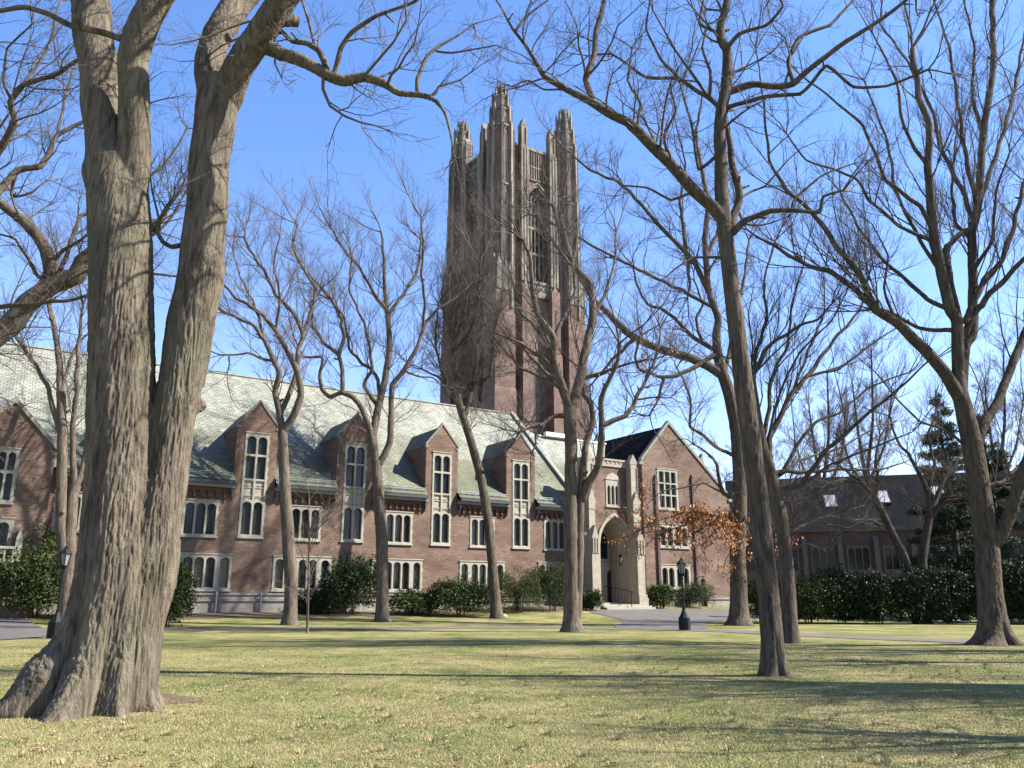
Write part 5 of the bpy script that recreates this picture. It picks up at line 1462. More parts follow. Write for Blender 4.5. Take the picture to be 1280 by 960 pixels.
make_tree('oak_tree', 'tall oak alone on the open lawn with a long limb sweeping left', [
    dict(w=(0, 0), p=[(968, 845), (963, 770), (955, 690), (946, 610), (936, 530), (925, 445), (915, 365), (909, 310), (906, 285)], ws=[29.6, 26.4, 24.8, 24.8, 24.0, 22.4, 20.0, 19.2, 20.0], s=0, b=1, end=False),
    dict(w=(0, 0), p=[(906, 290), (902, 240), (900, 170), (901, 138), (908, 112), (909, 67), (903, 46), (901, 28), (909, 0), (914, -40), (910, -120)], ws=[19, 17, 15, 14, 14, 12, 11, 10, 9, 8, 5], s=.05, b=.2),
    dict(w=(0, 0), p=[(908, 280), (890, 258), (867, 237), (833, 200), (796, 163), (767, 144), (742, 129), (708, 112), (683, 98), (671, 79), (654, 54), (642, 37), (624, 6), (606, -20)], ws=[17, 16, 15, 14, 13, 11, 10, 8, 7, 5.5, 4.5, 4, 3, 2.5], s=-.1),
    Lb(8, 5, [(742, 129), (733, 100), (741, 71), (746, 38), (754, 4), (762, -40)], s=.1), Lb(4, 1.5, [(644, 40), (655, 22), (672, 10), (690, -4)], s=.2), Lb(3, 1.5, [(708, 112), (680, 112), (660, 100), (640, 108)], s=-.2),
    Lb(11, 6, [(914, 285), (923, 250), (917, 208), (909, 165), (905, 140)], s=.2), Lb(9, 4, [(910, 115), (930, 109), (946, 106), (992, 105), (1025, 75), (1067, 46), (1100, 25), (1140, -5)], s=-.1), Lb(6, 2.5, [(992, 103), (985, 76), (1000, 46), (1037, 31), (1067, 0), (1080, -30)], s=.2),
    Lb(6, 3, [(906, 135), (930, 128), (954, 121), (1000, 117), (1033, 83), (1067, 108), (1108, 108), (1160, 87)], s=-.3), Lb(6, 2.5, [(909, 60), (925, 42), (958, 31), (979, 8), (970, -10)], s=-.2), Lb(4, 2, [(903, 44), (875, 29), (879, 0), (872, -30)], s=.3),
    Lb(6, 2, [(902, 138), (880, 118), (850, 100), (808, 96), (779, 77), (762, 67), (735, 70)], s=.2), Lb(4, 2, [(850, 100), (825, 72), (808, 36), (812, 0)], s=.3), Lb(5, 2, [(886, 124), (888, 90), (878, 60), (884, 30)], s=-.2),
    Lb(9, 3, [(912, 295), (933, 276), (962, 263), (1000, 264), (1025, 265), (1029, 246), (1054, 238)], s=-.3), Lb(4, 1.5, [(990, 264), (994, 248), (1025, 221), (1067, 204)], s=.1), Lb(5, 2, [(901, 190), (873, 212), (867, 167), (850, 104)], s=.3),
    Lb(4, 1.5, [(905, 322), (885, 322), (867, 322), (845, 335), (833, 346)], s=-.2), Lb(4, 2, [(867, 240), (840, 250), (810, 235), (780, 232)], s=-.3), Lb(4, 2, [(796, 163), (800, 130), (785, 100), (790, 60)], s=.3), Lb(4, 2, [(836, 203), (830, 170), (845, 140), (838, 110)], s=-.3),
    Lb(3, 1.5, [(924, 445), (912, 448), (900, 444)], s=-.2, d=.3),
], bark='bark', twig='twig', fuse=dict(min=.13, vox=.024, amp=.020, sm=5, fz=1.5, fx=17.0), flare=(.28, .22), lobes=6, seed=91)

make_tree('beech_tree', 'left-leaning tree behind the lone lawn oak, limbs fanning right', [
    dict(w=(0, 0), p=[(988, 804), (986, 748), (982, 695), (975, 642), (962, 588), (953, 560), (946, 520), (940, 470)], ws=[21, 18, 17, 17, 15, 14, 11, 8], s=0, b=.8),
    Lb(8, 2, [(960, 580), (962, 548), (978, 515), (991, 490), (1009, 471), (1040, 428), (1075, 387), (1085, 350)], s=.2), Lb(7, 2, [(972, 612), (985, 608), (1003, 606), (1025, 571), (1056, 543), (1087, 515), (1119, 490), (1160, 452)], s=-.1), Lb(6, 1.5, [(966, 592), (985, 589), (1003, 590), (1050, 587), (1100, 587), (1130, 578)], s=.3),
    Lb(5, 1.5, [(978, 590), (997, 556), (1019, 528), (1050, 515), (1087, 484), (1137, 465)], s=.2), Lb(6, 2, [(944, 464), (955, 440), (972, 424), (1003, 406), (1022, 399), (1040, 380)], s=-.2), Lb(6, 2, [(952, 556), (960, 520), (965, 470), (985, 430), (990, 380), (1005, 330)], s=.3), Lb(5, 2, [(942, 480), (945, 440), (958, 400), (955, 350), (970, 300)], s=.3),
    Lb(4, 1.5, [(960, 548), (975, 490), (1000, 440), (1040, 400), (1060, 360)], s=-.3), Lb(4, 1.5, [(991, 490), (1010, 440), (1030, 390), (1030, 340)], s=.4), Lb(4, 1.5, [(1003, 606), (1040, 580), (1090, 560), (1140, 540)], s=-.4), Lb(4, 1.5, [(1010, 470), (1050, 460), (1090, 430), (1120, 410)], s=.2),
    Lb(3, 1.5, [(978, 660), (1000, 655), (1020, 640), (1050, 638)], s=-.2), Lb(4, 1.5, [(968, 600), (1000, 575), (1050, 560), (1100, 530)], s=.5),
], bark='bark', twig='twig_dark', style='fan', seed=101, flare=(.35, .3))

make_tree('beech_tree', 'broad tree at the right edge with many fine rising limbs', [
    dict(w=(0, 0), p=[(1245, 806), (1238, 748), (1234, 691), (1224, 612), (1216, 560), (1207, 520), (1200, 490), (1197, 459)], ws=[36.5, 29.9, 28.2, 25.7, 24.1, 21.6, 18.3, 13.3], s=0, b=1, end=False),
    Lb(15, 6, [(1198, 462), (1196, 402), (1187, 385), (1175, 333), (1167, 292), (1160, 208), (1162, 158), (1150, 125), (1140, 60)], s=-.1, b=.2), Lb(13, 5, [(1202, 500), (1206, 434), (1216, 416), (1216, 340), (1215, 292), (1223, 254), (1229, 167), (1242, 83), (1240, 0), (1246, -60)], s=.1, b=.2),
    dict(w=(0, 0), p=[(1204, 505), (1194, 488), (1178, 462), (1150, 431), (1119, 402), (1091, 384), (1079, 350), (1046, 308), (1017, 267), (983, 237), (962, 200), (954, 125), (945, 60)], ws=[17, 16, 15, 14, 12, 10, 8, 7, 6, 5, 4, 3, 2], s=-.15, b=.2), Lb(8, 2.5, [(1091, 383), (1062, 356), (1038, 340), (1008, 331), (975, 312), (933, 287)], s=.1),
    Lb(6, 3, [(1196, 415), (1187, 413), (1147, 410), (1119, 393), (1100, 386)], s=.1, d=.5), Lb(8, 2, [(1199, 400), (1187, 346), (1183, 308), (1217, 279), (1200, 233), (1175, 183), (1167, 142), (1133, 75), (1100, 30)], s=.2), Lb(6, 2, [(1167, 290), (1150, 258), (1108, 225), (1079, 158), (1037, 121), (1004, 96)], s=-.2),
    Lb(5, 2, [(1167, 302), (1125, 283), (1087, 250), (1067, 221), (1008, 200), (983, 167)], s=-.3), Lb(6, 2, [(1224, 254), (1254, 167), (1267, 117), (1277, 62), (1290, 0)], s=.2), Lb(6, 2, [(1221, 255), (1208, 200), (1200, 146), (1187, 62), (1167, 0)], s=-.1),
    Lb(6, 2, [(1185, 386), (1160, 375), (1142, 358), (1104, 325), (1075, 287), (1050, 240)], s=.3), Lb(8, 3, [(1207, 400), (1230, 350), (1250, 329), (1267, 283), (1280, 229), (1300, 180)], s=.1), Lb(9, 4, [(1206, 420), (1217, 392), (1245, 360), (1275, 329), (1320, 280)], s=-.2),
    dict(w=(0, 0), p=[(1232, 690), (1248, 674), (1259, 652), (1280, 588), (1300, 540), (1340, 470)], ws=[18, 16, 15, 14, 13, 10], s=-.2, b=.3), Lb(12, 8, [(1222, 556), (1228, 534), (1247, 502), (1269, 446), (1284, 410), (1310, 360)], s=.2), Lb(6, 3, [(1222, 618), (1240, 606), (1259, 599), (1284, 568)], s=.3),
    Lb(4, 1.5, [(1212, 562), (1181, 537), (1150, 527), (1119, 496), (1094, 465)], s=-.2), Lb(5, 2, [(1172, 335), (1150, 300), (1120, 240), (1110, 180), (1080, 100)], s=.2), Lb(5, 2, [(1160, 210), (1130, 160), (1120, 100), (1090, 40)], s=-.2), Lb(5, 2, [(1216, 340), (1240, 300), (1245, 240), (1262, 190)], s=-.3),
    Lb(5, 2, [(1229, 170), (1215, 120), (1218, 60), (1205, 0)], s=.2), Lb(5, 2, [(1216, 300), (1195, 280), (1190, 230), (1196, 160)], s=.4), Lb(4, 1.5, [(1119, 402), (1105, 360), (1110, 320), (1090, 280)], s=.2),
], bark='bark', twig='twig', style='fan', fuse=dict(min=.17, vox=.032, amp=.026, sm=5, fz=1.1, fx=12.0), flare=(.75, .3), lobes=6, seed=111)

# --- trees standing before and behind the rear hall
make_tree('crabapple_tree', 'dark leaning tree rising from the evergreen hedge before the rear hall', [
    Lb(11, 8, [(1148, 740), (1132, 700), (1117, 670), (1100, 635), (1092, 620)], s=0, b=.6), Lb(5, 2, [(1092, 622), (1078, 603), (1062, 592), (1040, 575)], s=-.3), Lb(5, 2, [(1094, 624), (1098, 600), (1094, 575), (1100, 545)], s=.2), Lb(5, 2, [(1080, 604), (1050, 600), (1020, 612), (1000, 630)], s=-.3), Lb(4, 1.5, [(1112, 660), (1085, 650), (1060, 660), (1035, 655)], s=-.3),
], bark='bark_dark', twig='twig_dark', style='small', Y=56, seed=121)
make_tree('crabapple_tree', 'dark upright tree with crossing limbs behind the hedge near the right trunk', [
    Lb(13, 9, [(1150, 745), (1153, 700), (1159, 660), (1163, 640)], s=0, b=.8), Lb(7, 2, [(1163, 642), (1158, 610), (1140, 575), (1120, 548), (1112, 520)], s=-.2), Lb(7, 2, [(1163, 642), (1180, 600), (1200, 570), (1215, 540)], s=.2), Lb(5, 2, [(1162, 650), (1180, 628), (1215, 620), (1240, 612)], s=-.3), Lb(5, 2, [(1160, 612), (1168, 580), (1160, 545), (1170, 515)], s=.2),
], bark='bark_dark', twig='twig_dark', style='small', Y=57, seed=131)
make_tree('bare_shrub_tree', 'twiggy reddish bare small tree before the left end of the rear hall', [
    Lb(5, 3, [(982, 745), (980, 700), (985, 660), (990, 640)], s=0, b=.5), Lb(4, 1.5, [(984, 668), (1010, 655), (1035, 645), (1065, 650)], s=.2), Lb(4, 1.5, [(982, 690), (1010, 680), (1035, 690), (1050, 670)], s=-.2), Lb(4, 1.5, [(990, 642), (985, 610), (1000, 590)], s=.2), Lb(3, 1.5, [(988, 650), (1010, 630), (1030, 612)], s=-.3),
], bark='bark_smooth', twig='twig_pale', style='small', Y=57, seed=141)
for i, (px, Yd, h, lab) in enumerate(((1030, 122, 300, 'far bare tree with a rounded crown rising over the rear hall roof'), (1085, 126, 330, 'far bare tree between the fanned limbs above the rear hall skylights'), (960, 118, 200, 'far bare tree glimpsed right of the brick gable'), (1250, 122, 330, 'far bare tree behind the dark conifer'))):
    y0 = 740
    make_tree('maple_tree', lab, [
        Lb(9, 6, [(px, y0), (px + 1, y0 - h * .3), (px - 2, y0 - h * .42)], s=0, b=.9, end=False),
        Lb(5, 1.5, [(px - 2, y0 - h * .42), (px - 12, y0 - h * .6), (px - 20, y0 - h * .8)], s=.2), Lb(5, 1.5, [(px - 2, y0 - h * .42), (px + 6, y0 - h * .65), (px + 4, y0 - h * .92)], s=-.2), Lb(4, 1.5, [(px - 1, y0 - h * .4), (px + 20, y0 - h * .55), (px + 30, y0 - h * .75)], s=.3), Lb(4, 1.5, [(px, y0 - h * .36), (px - 24, y0 - h * .5), (px - 36, y0 - h * .62)], s=-.3),
    ], bark='bark_dark', twig='twig', style='small', Y=Yd, seed=151 + i, rmin=.012, group='far bare trees')

# --- two more lawn trees just beyond the right edge, whose shade lies across the grass
make_tree('oak_tree', 'oak past the right edge of the view, nearest the camera, shading the front lawn', [
    Lb(30, 20, [(1690, 905), (1680, 700), (1690, 480), (1680, 300)], s=0, b=.6), Lb(24, 6, [(1685, 420), (1600, 300), (1560, 150), (1520, 20)], s=.2), Lb(24, 6, [(1685, 350), (1760, 200), (1800, 50)], s=-.2), Lb(20, 6, [(1682, 300), (1660, 150), (1680, 0)], s=.3), Lb(20, 5, [(1686, 500), (1600, 420), (1540, 360), (1490, 300)], s=-.2), Lb(20, 5, [(1686, 450), (1780, 380), (1840, 300)], s=.3),
], Y=15.5, seed=161, group='trees past the right edge')
make_tree('oak_tree', 'slimmer oak past the right edge of the view, farther back on the lawn', [
    Lb(26, 16, [(1560, 830), (1555, 640), (1562, 480), (1550, 350)], s=0, b=.6), Lb(20, 5, [(1558, 470), (1490, 350), (1460, 230), (1420, 120)], s=.2), Lb(20, 5, [(1556, 420), (1620, 300), (1650, 150)], s=-.2), Lb(10, 4, [(1552, 350), (1540, 220), (1550, 90)], s=.3), Lb(9, 3, [(1560, 560), (1640, 480), (1680, 400)], s=.2),
], Y=21, seed=171, group='trees past the right edge')

for k, (px, py, pts) in enumerate(((1700, 865, 0), (1720, 930, 1), (1850, 880, 2), (1640, 815, 3))):
    b = 800 - 40 * k
    make_tree('oak_tree', ['broad oak past the right edge, second from the camera', 'low-branched oak past the right edge, closest to the path of the low sun', 'oak standing farthest out past the right edge', 'oak past the right edge level with the driveway'][k], [
        Lb(24, 18, [(px, py), (px - 4, py - 220), (px + 6, py - 380), (px - 4, py - 520)], s=0, b=.5), Lb(20, 5, [(px, py - 300), (px - 110, py - 380), (px - 150, py - 470), (px - 240, py - 520), (px - 280, py - 600)], s=.2), Lb(20, 5, [(px + 4, py - 360), (px + 90, py - 480), (px + 120, py - 640)], s=-.2), Lb(18, 5, [(px, py - 500), (px - 30, py - 640), (px - 10, py - 780)], s=.3), Lb(17, 4, [(px - 2, py - 250), (px - 90, py - 310), (px - 170, py - 320), (px - 260, py - 370)], s=-.3), Lb(17, 4, [(px + 2, py - 420), (px - 70, py - 560), (px - 90, py - 720)], s=-.3), Lb(17, 4, [(px, py - 280), (px + 110, py - 350), (px + 180, py - 440)], s=.3),
    ], seed=191 + k, group='trees past the right edge')
# ------------------------------------------------------------------ shrubs and evergreens
def shrub(name, label, px, py, w_px, h_px, mat, seed, Y=None, n=2600, leaf=(.06, .11), ratio=.38, group='evergreen shrubs', lumps=10, stems=True, depth=None, up=.2):
    rg = np.random.default_rng(seed)
    if Y is None: g = ground(px, py)
    else:
        g = at(px, py, Y); g[2] = float(terrain(g[0], g[1]))
    m = mpp(g); W = w_px * m / 2 * 1.28; Hh = h_px * m * 1.22; Dp = depth or W * .8
    root = empty(name, Vector(g)); tag(root, label, 'shrub', group)
    P = []; D = []
    for k in range(lumps):
        a = rg.random() * 6.28; rr = rg.uniform(.35, .72) if k else 0
        c = np.array([W * rr * math.cos(a), Dp * rr * math.sin(a), Hh * rg.uniform(.30, .60) * (1 - .2 * rr)])
        s = np.array([W * rg.uniform(.42, .62), Dp * rg.uniform(.42, .62), Hh * rg.uniform(.36, .5)]) * (1.3 if k == 0 else 1)
        if k % 3 == 1: c[2] = s[2] * .6
        c[2] = min(c[2], Hh - s[2])
        d = norm(rg.normal(size=(n // lumps, 3))); d[:, 2] = np.where(d[:, 2] < -.4, -d[:, 2], d[:, 2])
        rad = rg.uniform(.55, 1.06, len(d))[:, None] ** .6 * (1 + .18 * np.sin(d[:, :1] * 7 + k) * np.sin(d[:, 1:2] * 6 + 2 * k))
        p = c + d * s * rad; ok = p[:, 2] > .03
        P.append(p[ok]); D.append(norm(d[ok] + np.array([0, 0, up])))
    P = np.vstack(P); D = np.vstack(D)
    # whorls of leaves
    q = np.repeat(P, 5, 0); dd = np.repeat(D, 5, 0) + rg.normal(size=(len(P) * 5, 3)) * .8
    link('foliage', leaf_cards(q, norm(dd), rg, leaf, .25, ratio, 'foliage', .09), M[mat], root)
    if stems:
        b = MB()
        for i in range(7):
            a = rg.random() * 6.28; r = rg.uniform(.2, .6)
            b.tube([(W * .1 * math.cos(a), Dp * .1 * math.sin(a), -.1), (W * r * .5 * math.cos(a), Dp * r * .5 * math.sin(a), Hh * .4), (W * r * math.cos(a), Dp * r * math.sin(a), Hh * .75)], [.03, .024, .012], 5)
        b.build('stems', M['bark_dark'], root)
    return root

SH = [
    (45, 772, 92, 95, 'rhodo', 'tall rhododendron under the left wing gable beside the lamp', 3600),
    (100, 774, 60, 60, 'rhodo', 'low rhododendron at the foot of the pale three-stemmed tree', 2200),
    (208, 783, 50, 66, 'rhodo', 'bright green rhododendron peeking out right of the huge oak', 3000),
    (437, 768, 66, 62, 'rhodo_dark', 'rounded dark rhododendron between the first and second small trees', 3000),
    (390, 767, 34, 24, 'rhodo_dark', 'low dark shrub behind the thin sapling', 1100),
    (512, 768, 52, 26, 'rhodo', 'low rhododendron right of the kinked small tree', 1500),
    (577, 769, 72, 38, 'rhodo', 'spreading rhododendron left of the leaning slender tree', 2400),
    (648, 766, 56, 46, 'yew', 'feathery evergreen right of the leaning slender tree', 2400),
    (690, 764, 56, 52, 'yew', 'tall feathery evergreen left of the double trunk', 2600),
    (738, 763, 24, 22, 'rhodo', 'small rhododendron tucked beside the left porch buttress', 900),
    (828, 760, 30, 24, 'rhodo', 'pale green rhododendron right of the entrance steps', 1300),
    (862, 759, 46, 26, 'yew', 'dark clipped yew under the gable wall lantern', 1700),
]
for i, (px, py, w, h, m, lab, n) in enumerate(SH):
    lf = (.07, .13) if m != 'yew' else (.07, .14)
    shrub('rhododendron' if m != 'yew' else 'yew_shrub', lab, px, py, w, h, m, 300 + i, n=n, leaf=lf, ratio=.36 if m != 'yew' else .16, group='shrubs along the hall front', up=.2 if m != 'yew' else .8)
HD = [(962, 63, 52, 'yew', 'feathery green yew at the left end of the dark hedge'), (1010, 60, 60, 'yew', 'dark yew second from the left end of the hedge'), (1052, 62, 66, 'rhodo_dark', 'glossy rhododendron in the hedge before the skylights'), (1098, 64, 60, 'rhodo_dark', 'dense dark rhododendron below the leaning hedge tree'), (1142, 60, 62, 'rhodo_dark', 'broad dark rhododendron beside the upright hedge tree'), (1188, 62, 68, 'rhodo_dark', 'glossy dark rhododendron left of the right-edge trunk'), (1236, 60, 64, 'rhodo_dark', 'dark rhododendron hidden behind the right-edge trunk'), (1284, 64, 74, 'rhodo_dark', 'dark rhododendron right of the right-edge trunk'), (1330, 64, 80, 'rhodo_dark', 'dark rhododendron past the right edge of the view')]
for i, (px, w, h, m, lab) in enumerate(HD):
    shrub('rhododendron' if m != 'yew' else 'yew_shrub', lab, px, 771 + (px - 960) * .022, w, h * .85, m, 340 + i, Y=56.5 - i * .15, n=4600, leaf=(.08, .14), ratio=.38 if m != 'yew' else .2, group='dark hedge before the rear hall')

def conifer(label, px, Y, top_y, w_px, seed, nb=95):
    rg = np.random.default_rng(seed)
    g = at(px, 770, Y); g[2] = float(terrain(g[0], g[1])); m = mpp(g)
    H = at(px, top_y, Y)[2] - g[2]; W = w_px * m / 2
    root = empty('pine_tree', Vector(g)); tag(root, label, 'tree', 'evergreen trees')
    t = MB(); t.tube([(0, 0, -.3), (.05, 0, H * .5), (0, 0, H)], [.32, .2, .03], 10); t.build('trunk', M['bark_dark'], root, True)
    b = MB(); P = []; D = []
    for i in range(nb):
        z = H * rg.uniform(.12, .98); f = (1 - z / H) ** .75; L = max(.35, W * f * rg.uniform(.6, 1.1)); a = rg.random() * 6.28
        pts = [(0, 0, z), (L * .5 * math.cos(a), L * .5 * math.sin(a), z + L * .08), (L * math.cos(a), L * math.sin(a), z + L * .02)]
        b.tube(pts, [.04, .025, .01], 4)
        n = int(85 * L); u = rg.random(n) ** .7
        p = np.stack([L * u * math.cos(a), L * u * math.sin(a), z + L * .1 * u], -1) + rg.normal(size=(n, 3)) * np.array([.22, .22, .13]) * (.4 + .5 * L / W)
        d = norm(np.stack([np.full(n, math.cos(a)), np.full(n, math.sin(a)), np.full(n, .25)], -1) + rg.normal(size=(n, 3)) * .7)
        P.append(p); D.append(d)
    b.build('branches', M['bark_dark'], root)
    P = np.vstack(P); D = np.vstack(D); rg.shuffle
    link('needles', leaf_cards(np.repeat(P, 2, 0), np.repeat(D, 2, 0), rg, (.16, .30), .1, .16, 'needles', .08), M['pine'], root)
conifer('dark pine behind the right-edge trunk, left of the two', 1206, 64, 488, 150, 401)
conifer('dark pine behind the right-edge trunk, right of the two', 1262, 68, 515, 150, 402)
conifer('dark pine past the right edge of the view, shading the hedge', 1400, 60, 470, 150, 403)
conifer('second dark pine past the right edge, farther right, shading the hedge', 1530, 58, 420, 180, 404)

# ------------------------------------------------------------------ lamp posts
def lamp_post(label, px, py):
    g = ground(px, py)
    root = empty('lamp_post', Vector(g)); tag(root, label, 'lamp post', 'black lantern lamp posts')
    b = MB(); b.frustum(0, 0, -.1, .62, .30, .29, 8, R(22.5)); b.frustum(0, 0, .621, .70, .27, .22, 8, R(22.5)); b.frustum(0, 0, .701, 1.02, .21, .07, 8, R(22.5)); b.build('base', M['iron'], root)
    p = MB(); p.tube([(0, 0, 1.0), (0, 0, 2.7)], [.055, .042], 10); p.frustum(0, 0, 1.02, 1.09, .085, .085, 10); p.frustum(0, 0, 2.50, 2.56, .075, .075, 10); p.frustum(0, 0, 2.62, 2.76, .05, .13, 8); p.build('shaft', M['iron'], root)
    l = MB()
    for i in range(6):
        a = R(60 * i); l.tube([(.13 * math.cos(a), .13 * math.sin(a), 2.76), (.235 * math.cos(a), .235 * math.sin(a), 3.26)], .018, 5)
    l.frustum(0, 0, 2.761, 2.80, .15, .15, 6); l.frustum(0, 0, 3.26, 3.30, .28, .27, 6); l.frustum(0, 0, 3.301, 3.46, .26, .10, 6); l.frustum(0, 0, 3.461, 3.52, .06, .09, 6); l.frustum(0, 0, 3.521, 3.68, .04, .008, 6)
    ln = l.build('lantern', M['iron'], root)
    s = MB(); s.frustum(0, 0, 2.80, 3.258, .125, .215, 6, 0, False); s.build('lamp_glass', M['lampglass'], ln)
q = NT('frosted_lamp_glass'); M['lampglass'] = q.done((.16, .17, .17), .25, .5)
lamp_post('black lantern lamp post in front of the left wing shrubs', 68, 798)
lamp_post('black lantern lamp post beside the entrance driveway', 856, 788)

def wall_lantern(name, label, loc, arm, s=1.0, parent_rot=TH):
    root = empty(name, loc, parent_rot); tag(root, label, 'lantern')
    b = MB(); b.box(-.06 * s, .06 * s, arm - .03, arm, -.15 * s, .25 * s); b.tube([(0, arm - .02, .12 * s), (0, arm * .4, .30 * s), (0, 0, .30 * s), (0, 0, .22 * s)], .02 * s, 6); b.build('bracket', M['iron'], root)
    l = MB()
    for i in range(6):
        a = R(60 * i); l.tube([(.09 * s * math.cos(a), .09 * s * math.sin(a), -.34 * s), (.15 * s * math.cos(a), .15 * s * math.sin(a), 0)], .012 * s, 5)
    l.frustum(0, 0, 0, .03 * s, .19 * s, .18 * s, 6); l.frustum(0, 0, .031 * s, .20 * s, .17 * s, .03 * s, 6); l.frustum(0, 0, -.40 * s, -.34 * s, .04 * s, .10 * s, 6)
    ln = l.build('lantern_frame', M['iron'], root); g = MB(); g.frustum(0, 0, -.335 * s, -.002, .08 * s, .135 * s, 6, 0, False); g.build('lamp_glass', M['lampglass'], ln)
u, z = fac(879, 726, GY - .8)
wall_lantern('wall_lantern', 'small black lantern on a bracket on the gable wall', hall_xy(u, GY - .8) + np.array([0, 0, z]), .8, 1.25)
ca, ya, yp, zg, zap = PORCH
# porch lantern hangs from a chain
pl = fac(777, 706, -.4)
root = empty('hanging_lantern', hall_xy(pl[0], -.4) + np.array([0, 0, pl[1]]), TH); tag(root, 'large black lantern hanging inside the stone entrance arch', 'lantern')
b = MB(); b.tube([(0, 0, .95), (0, 0, zap - pl[1] - .55)], .02, 5); b.build('chain', M['iron'], root)
l = MB()
for i in range(6):
    a = R(60 * i); l.tube([(.20 * math.cos(a), .20 * math.sin(a), 0), (.26 * math.cos(a), .26 * math.sin(a), .62)], .025, 5)
l.frustum(0, 0, -.10, .0, .08, .22, 6); l.frustum(0, 0, .62, .66, .31, .30, 6); l.frustum(0, 0, .661, .90, .28, .06, 6); l.frustum(0, 0, .901, .97, .05, .05, 6)
ln = l.build('lantern_frame', M['iron'], root); g = MB(); g.frustum(0, 0, .005, .615, .17, .235, 6, 0, False); g.build('lamp_glass', M['lampglass'], ln)

# handrail on the entrance steps, low rail and post by the gable wall
hr = MB()
def HW(t, dep, z): return tuple(hall_xy(t, dep) + np.array([0, 0, z]))
x0 = fac(789, 757, yp - .7)[0]
hr.tube([HW(x0, yp - .75, .9), HW(x0, yp - .75, 2.15)], .03, 6); hr.tube([HW(x0 - .1, ya + .9, 1.2), HW(x0 - .1, ya + .9, 2.55)], .03, 6); hr.tube([HW(x0, yp - 1.0, 2.08), HW(x0, yp - .75, 2.17), HW(x0 - .1, ya + .9, 2.56), HW(x0 - .1, ya + 1.2, 2.56)], .03, 6)
tag(hr.build('handrail', M['iron']), 'thin black iron handrail on the right of the entrance steps', 'handrail')
ra = MB(); ta, tb = 34.9, 36.7
for t in (ta, (ta + tb) / 2, tb): ra.tube([HW(t, -2.6, .9), HW(t, -2.6, 2.05)], .035, 6)
for zz in (1.6, 2.03): ra.tube([HW(ta, -2.6, zz), HW(tb, -2.6, zz)], .028, 6)
tag(ra.build('guard_rail', M['iron']), 'short black iron guard rail right of the porch buttress', 'railing')
bp = ground(883, 758); b = MB(); b.frustum(bp[0], bp[1], bp[2] - .1, bp[2] + 1.0, .13, .13, 8); b.frustum(bp[0], bp[1], bp[2] + 1.001, bp[2] + 1.12, .17, .06, 8)
tag(b.build('bollard', M['iron']), 'stubby black iron bollard at the corner of the gable wall', 'bollard')

# sapling with its whip-like stem
make_tree('sapling', 'thin leafless sapling on the grass between the huge oak and second tree', [
    Lb(3.4, 2.2, [(384, 791), (385, 750), (386, 700), (387, 665)], s=0, b=.25), Lb(1.6, 1, [(386, 730), (392, 712), (398, 700)], s=.2), Lb(1.6, 1, [(386, 715), (380, 700), (376, 690)], s=-.2), Lb(1.6, 1, [(387, 690), (394, 675), (397, 662)], s=-.1),
], bark='bark_smooth', twig='twig_pale', style='small', seed=181, flare=(.2, .1), cat='sapling', group='saplings')
# rock at the foot of the leaning tree, pale stones by the road
def rock(label, px, py, r, seed):
    g = ground(px, py); bm = bmesh.new(); bmesh.ops.create_icosphere(bm, subdivisions=3, radius=r)
    for v in bm.verts:
        n = mnoise.noise(v.co * (1.6 / r) + Vector((seed, 0, 0))); v.co *= 1 + .28 * n; v.co.z *= .6
    me = bpy.data.meshes.new('rock'); bm.to_mesh(me); bm.free()
    o = link('rock', me, M['rubble'], None, True); o.location = (g[0], g[1], g[2] + r * .2); tag(o, label, 'rock')
rock('pale rounded boulder at the foot of the leaning slender tree', 629, 772, .30, 3)
rock('flat pale stone beside the service road before the hedge', 1066, 771, .32, 9)
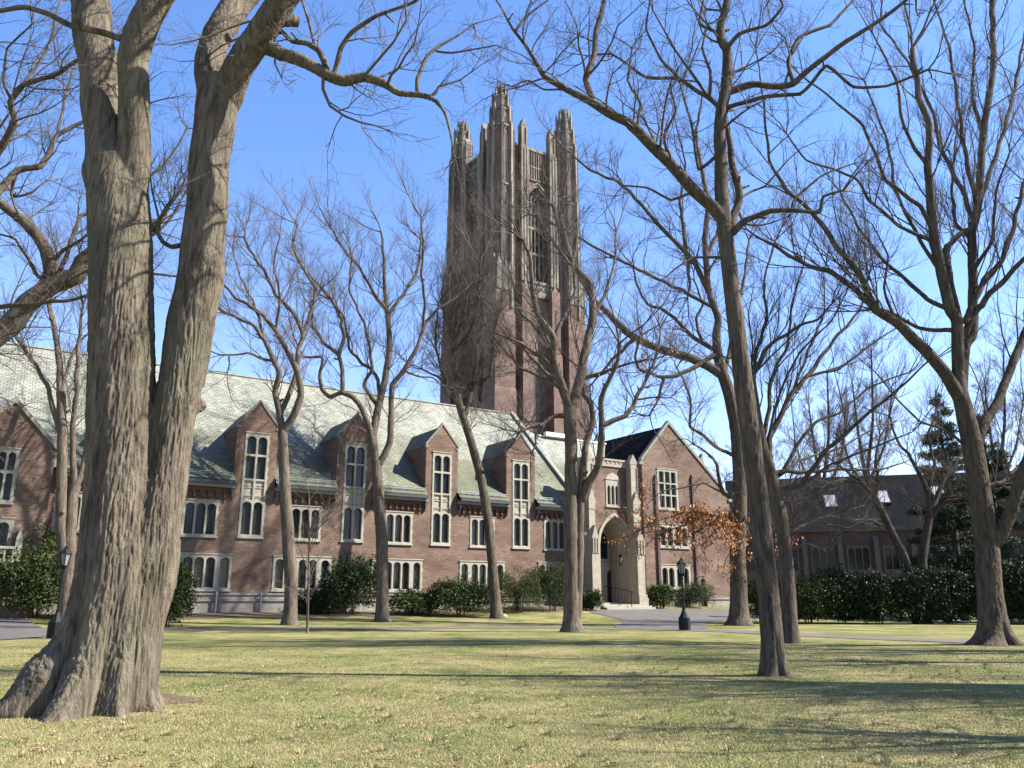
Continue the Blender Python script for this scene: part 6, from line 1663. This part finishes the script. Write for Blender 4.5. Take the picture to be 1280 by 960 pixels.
# ------------------------------------------------------------------ sky, sun, camera
SUN_EL, SUN_AZ = R(42), R(-2)           # azimuth measured from +X (camera right), a touch behind the view
sdir = Vector((math.cos(SUN_EL) * math.cos(SUN_AZ), math.cos(SUN_EL) * math.sin(SUN_AZ), math.sin(SUN_EL)))
w = bpy.data.worlds.new('World'); SC.world = w; w.use_nodes = True
nt = w.node_tree; bg = nt.nodes['Background']
sky = nt.nodes.new('ShaderNodeTexSky'); sky.sky_type = 'NISHITA'; sky.sun_disc = False
sky.sun_elevation = SUN_EL; sky.sun_rotation = math.pi / 2 - SUN_AZ
sky.altitude = 0; sky.air_density = 1.0; sky.dust_density = .1; sky.ozone_density = 1.5
hs = nt.nodes.new('ShaderNodeHueSaturation'); hs.inputs['Saturation'].default_value = 1.0
nt.links.new(sky.outputs[0], hs.inputs['Color']); 
tc = nt.nodes.new('ShaderNodeTexCoord'); sz = nt.nodes.new('ShaderNodeSeparateXYZ'); nt.links.new(tc.outputs['Generated'], sz.inputs[0])
mr = nt.nodes.new('ShaderNodeMapRange'); nt.links.new(sz.outputs[2], mr.inputs[0]); mr.inputs[1].default_value = .05; mr.inputs[2].default_value = .50
tint = nt.nodes.new('ShaderNodeMix'); tint.data_type = 'RGBA'; tint.inputs[6].default_value = (1.10, 1.0, 1.12, 1); tint.inputs[7].default_value = (.74, .92, 1.22, 1); nt.links.new(mr.outputs[0], tint.inputs[0])   # clear cold air: pale low down, deep blue above
tm = nt.nodes.new('ShaderNodeMix'); tm.data_type = 'RGBA'; tm.blend_type = 'MULTIPLY'; tm.inputs[0].default_value = 1
nt.links.new(tint.outputs[2], tm.inputs[7]); nt.links.new(hs.outputs[0], tm.inputs[6]); nt.links.new(tm.outputs[2], bg.inputs[0]); bg.inputs[1].default_value = .085
sl = bpy.data.lights.new('sun', 'SUN'); sl.energy = 5.0; sl.angle = R(.53); sl.color = (1.0, .955, .88)
so = bpy.data.objects.new('sun', sl); COL.objects.link(so); so.rotation_euler = sdir.to_track_quat('Z', 'Y').to_euler(); so.location = (60, 0, 60)
cam = bpy.data.cameras.new('camera'); cam.sensor_fit = 'HORIZONTAL'; cam.sensor_width = 36; cam.lens = 36 * FPX / 1280; cam.clip_end = 6000; cam.clip_start = .05
co = bpy.data.objects.new('camera', cam); COL.objects.link(co); co.location = (0, 0, EYE); co.rotation_euler = (math.pi / 2 + PITCH, 0, 0)
SC.camera = co
vs = SC.view_settings; vs.view_transform = 'Standard'; vs.look = 'None'; vs.exposure = 1.72; vs.gamma = 1; vs.use_curve_mapping = False
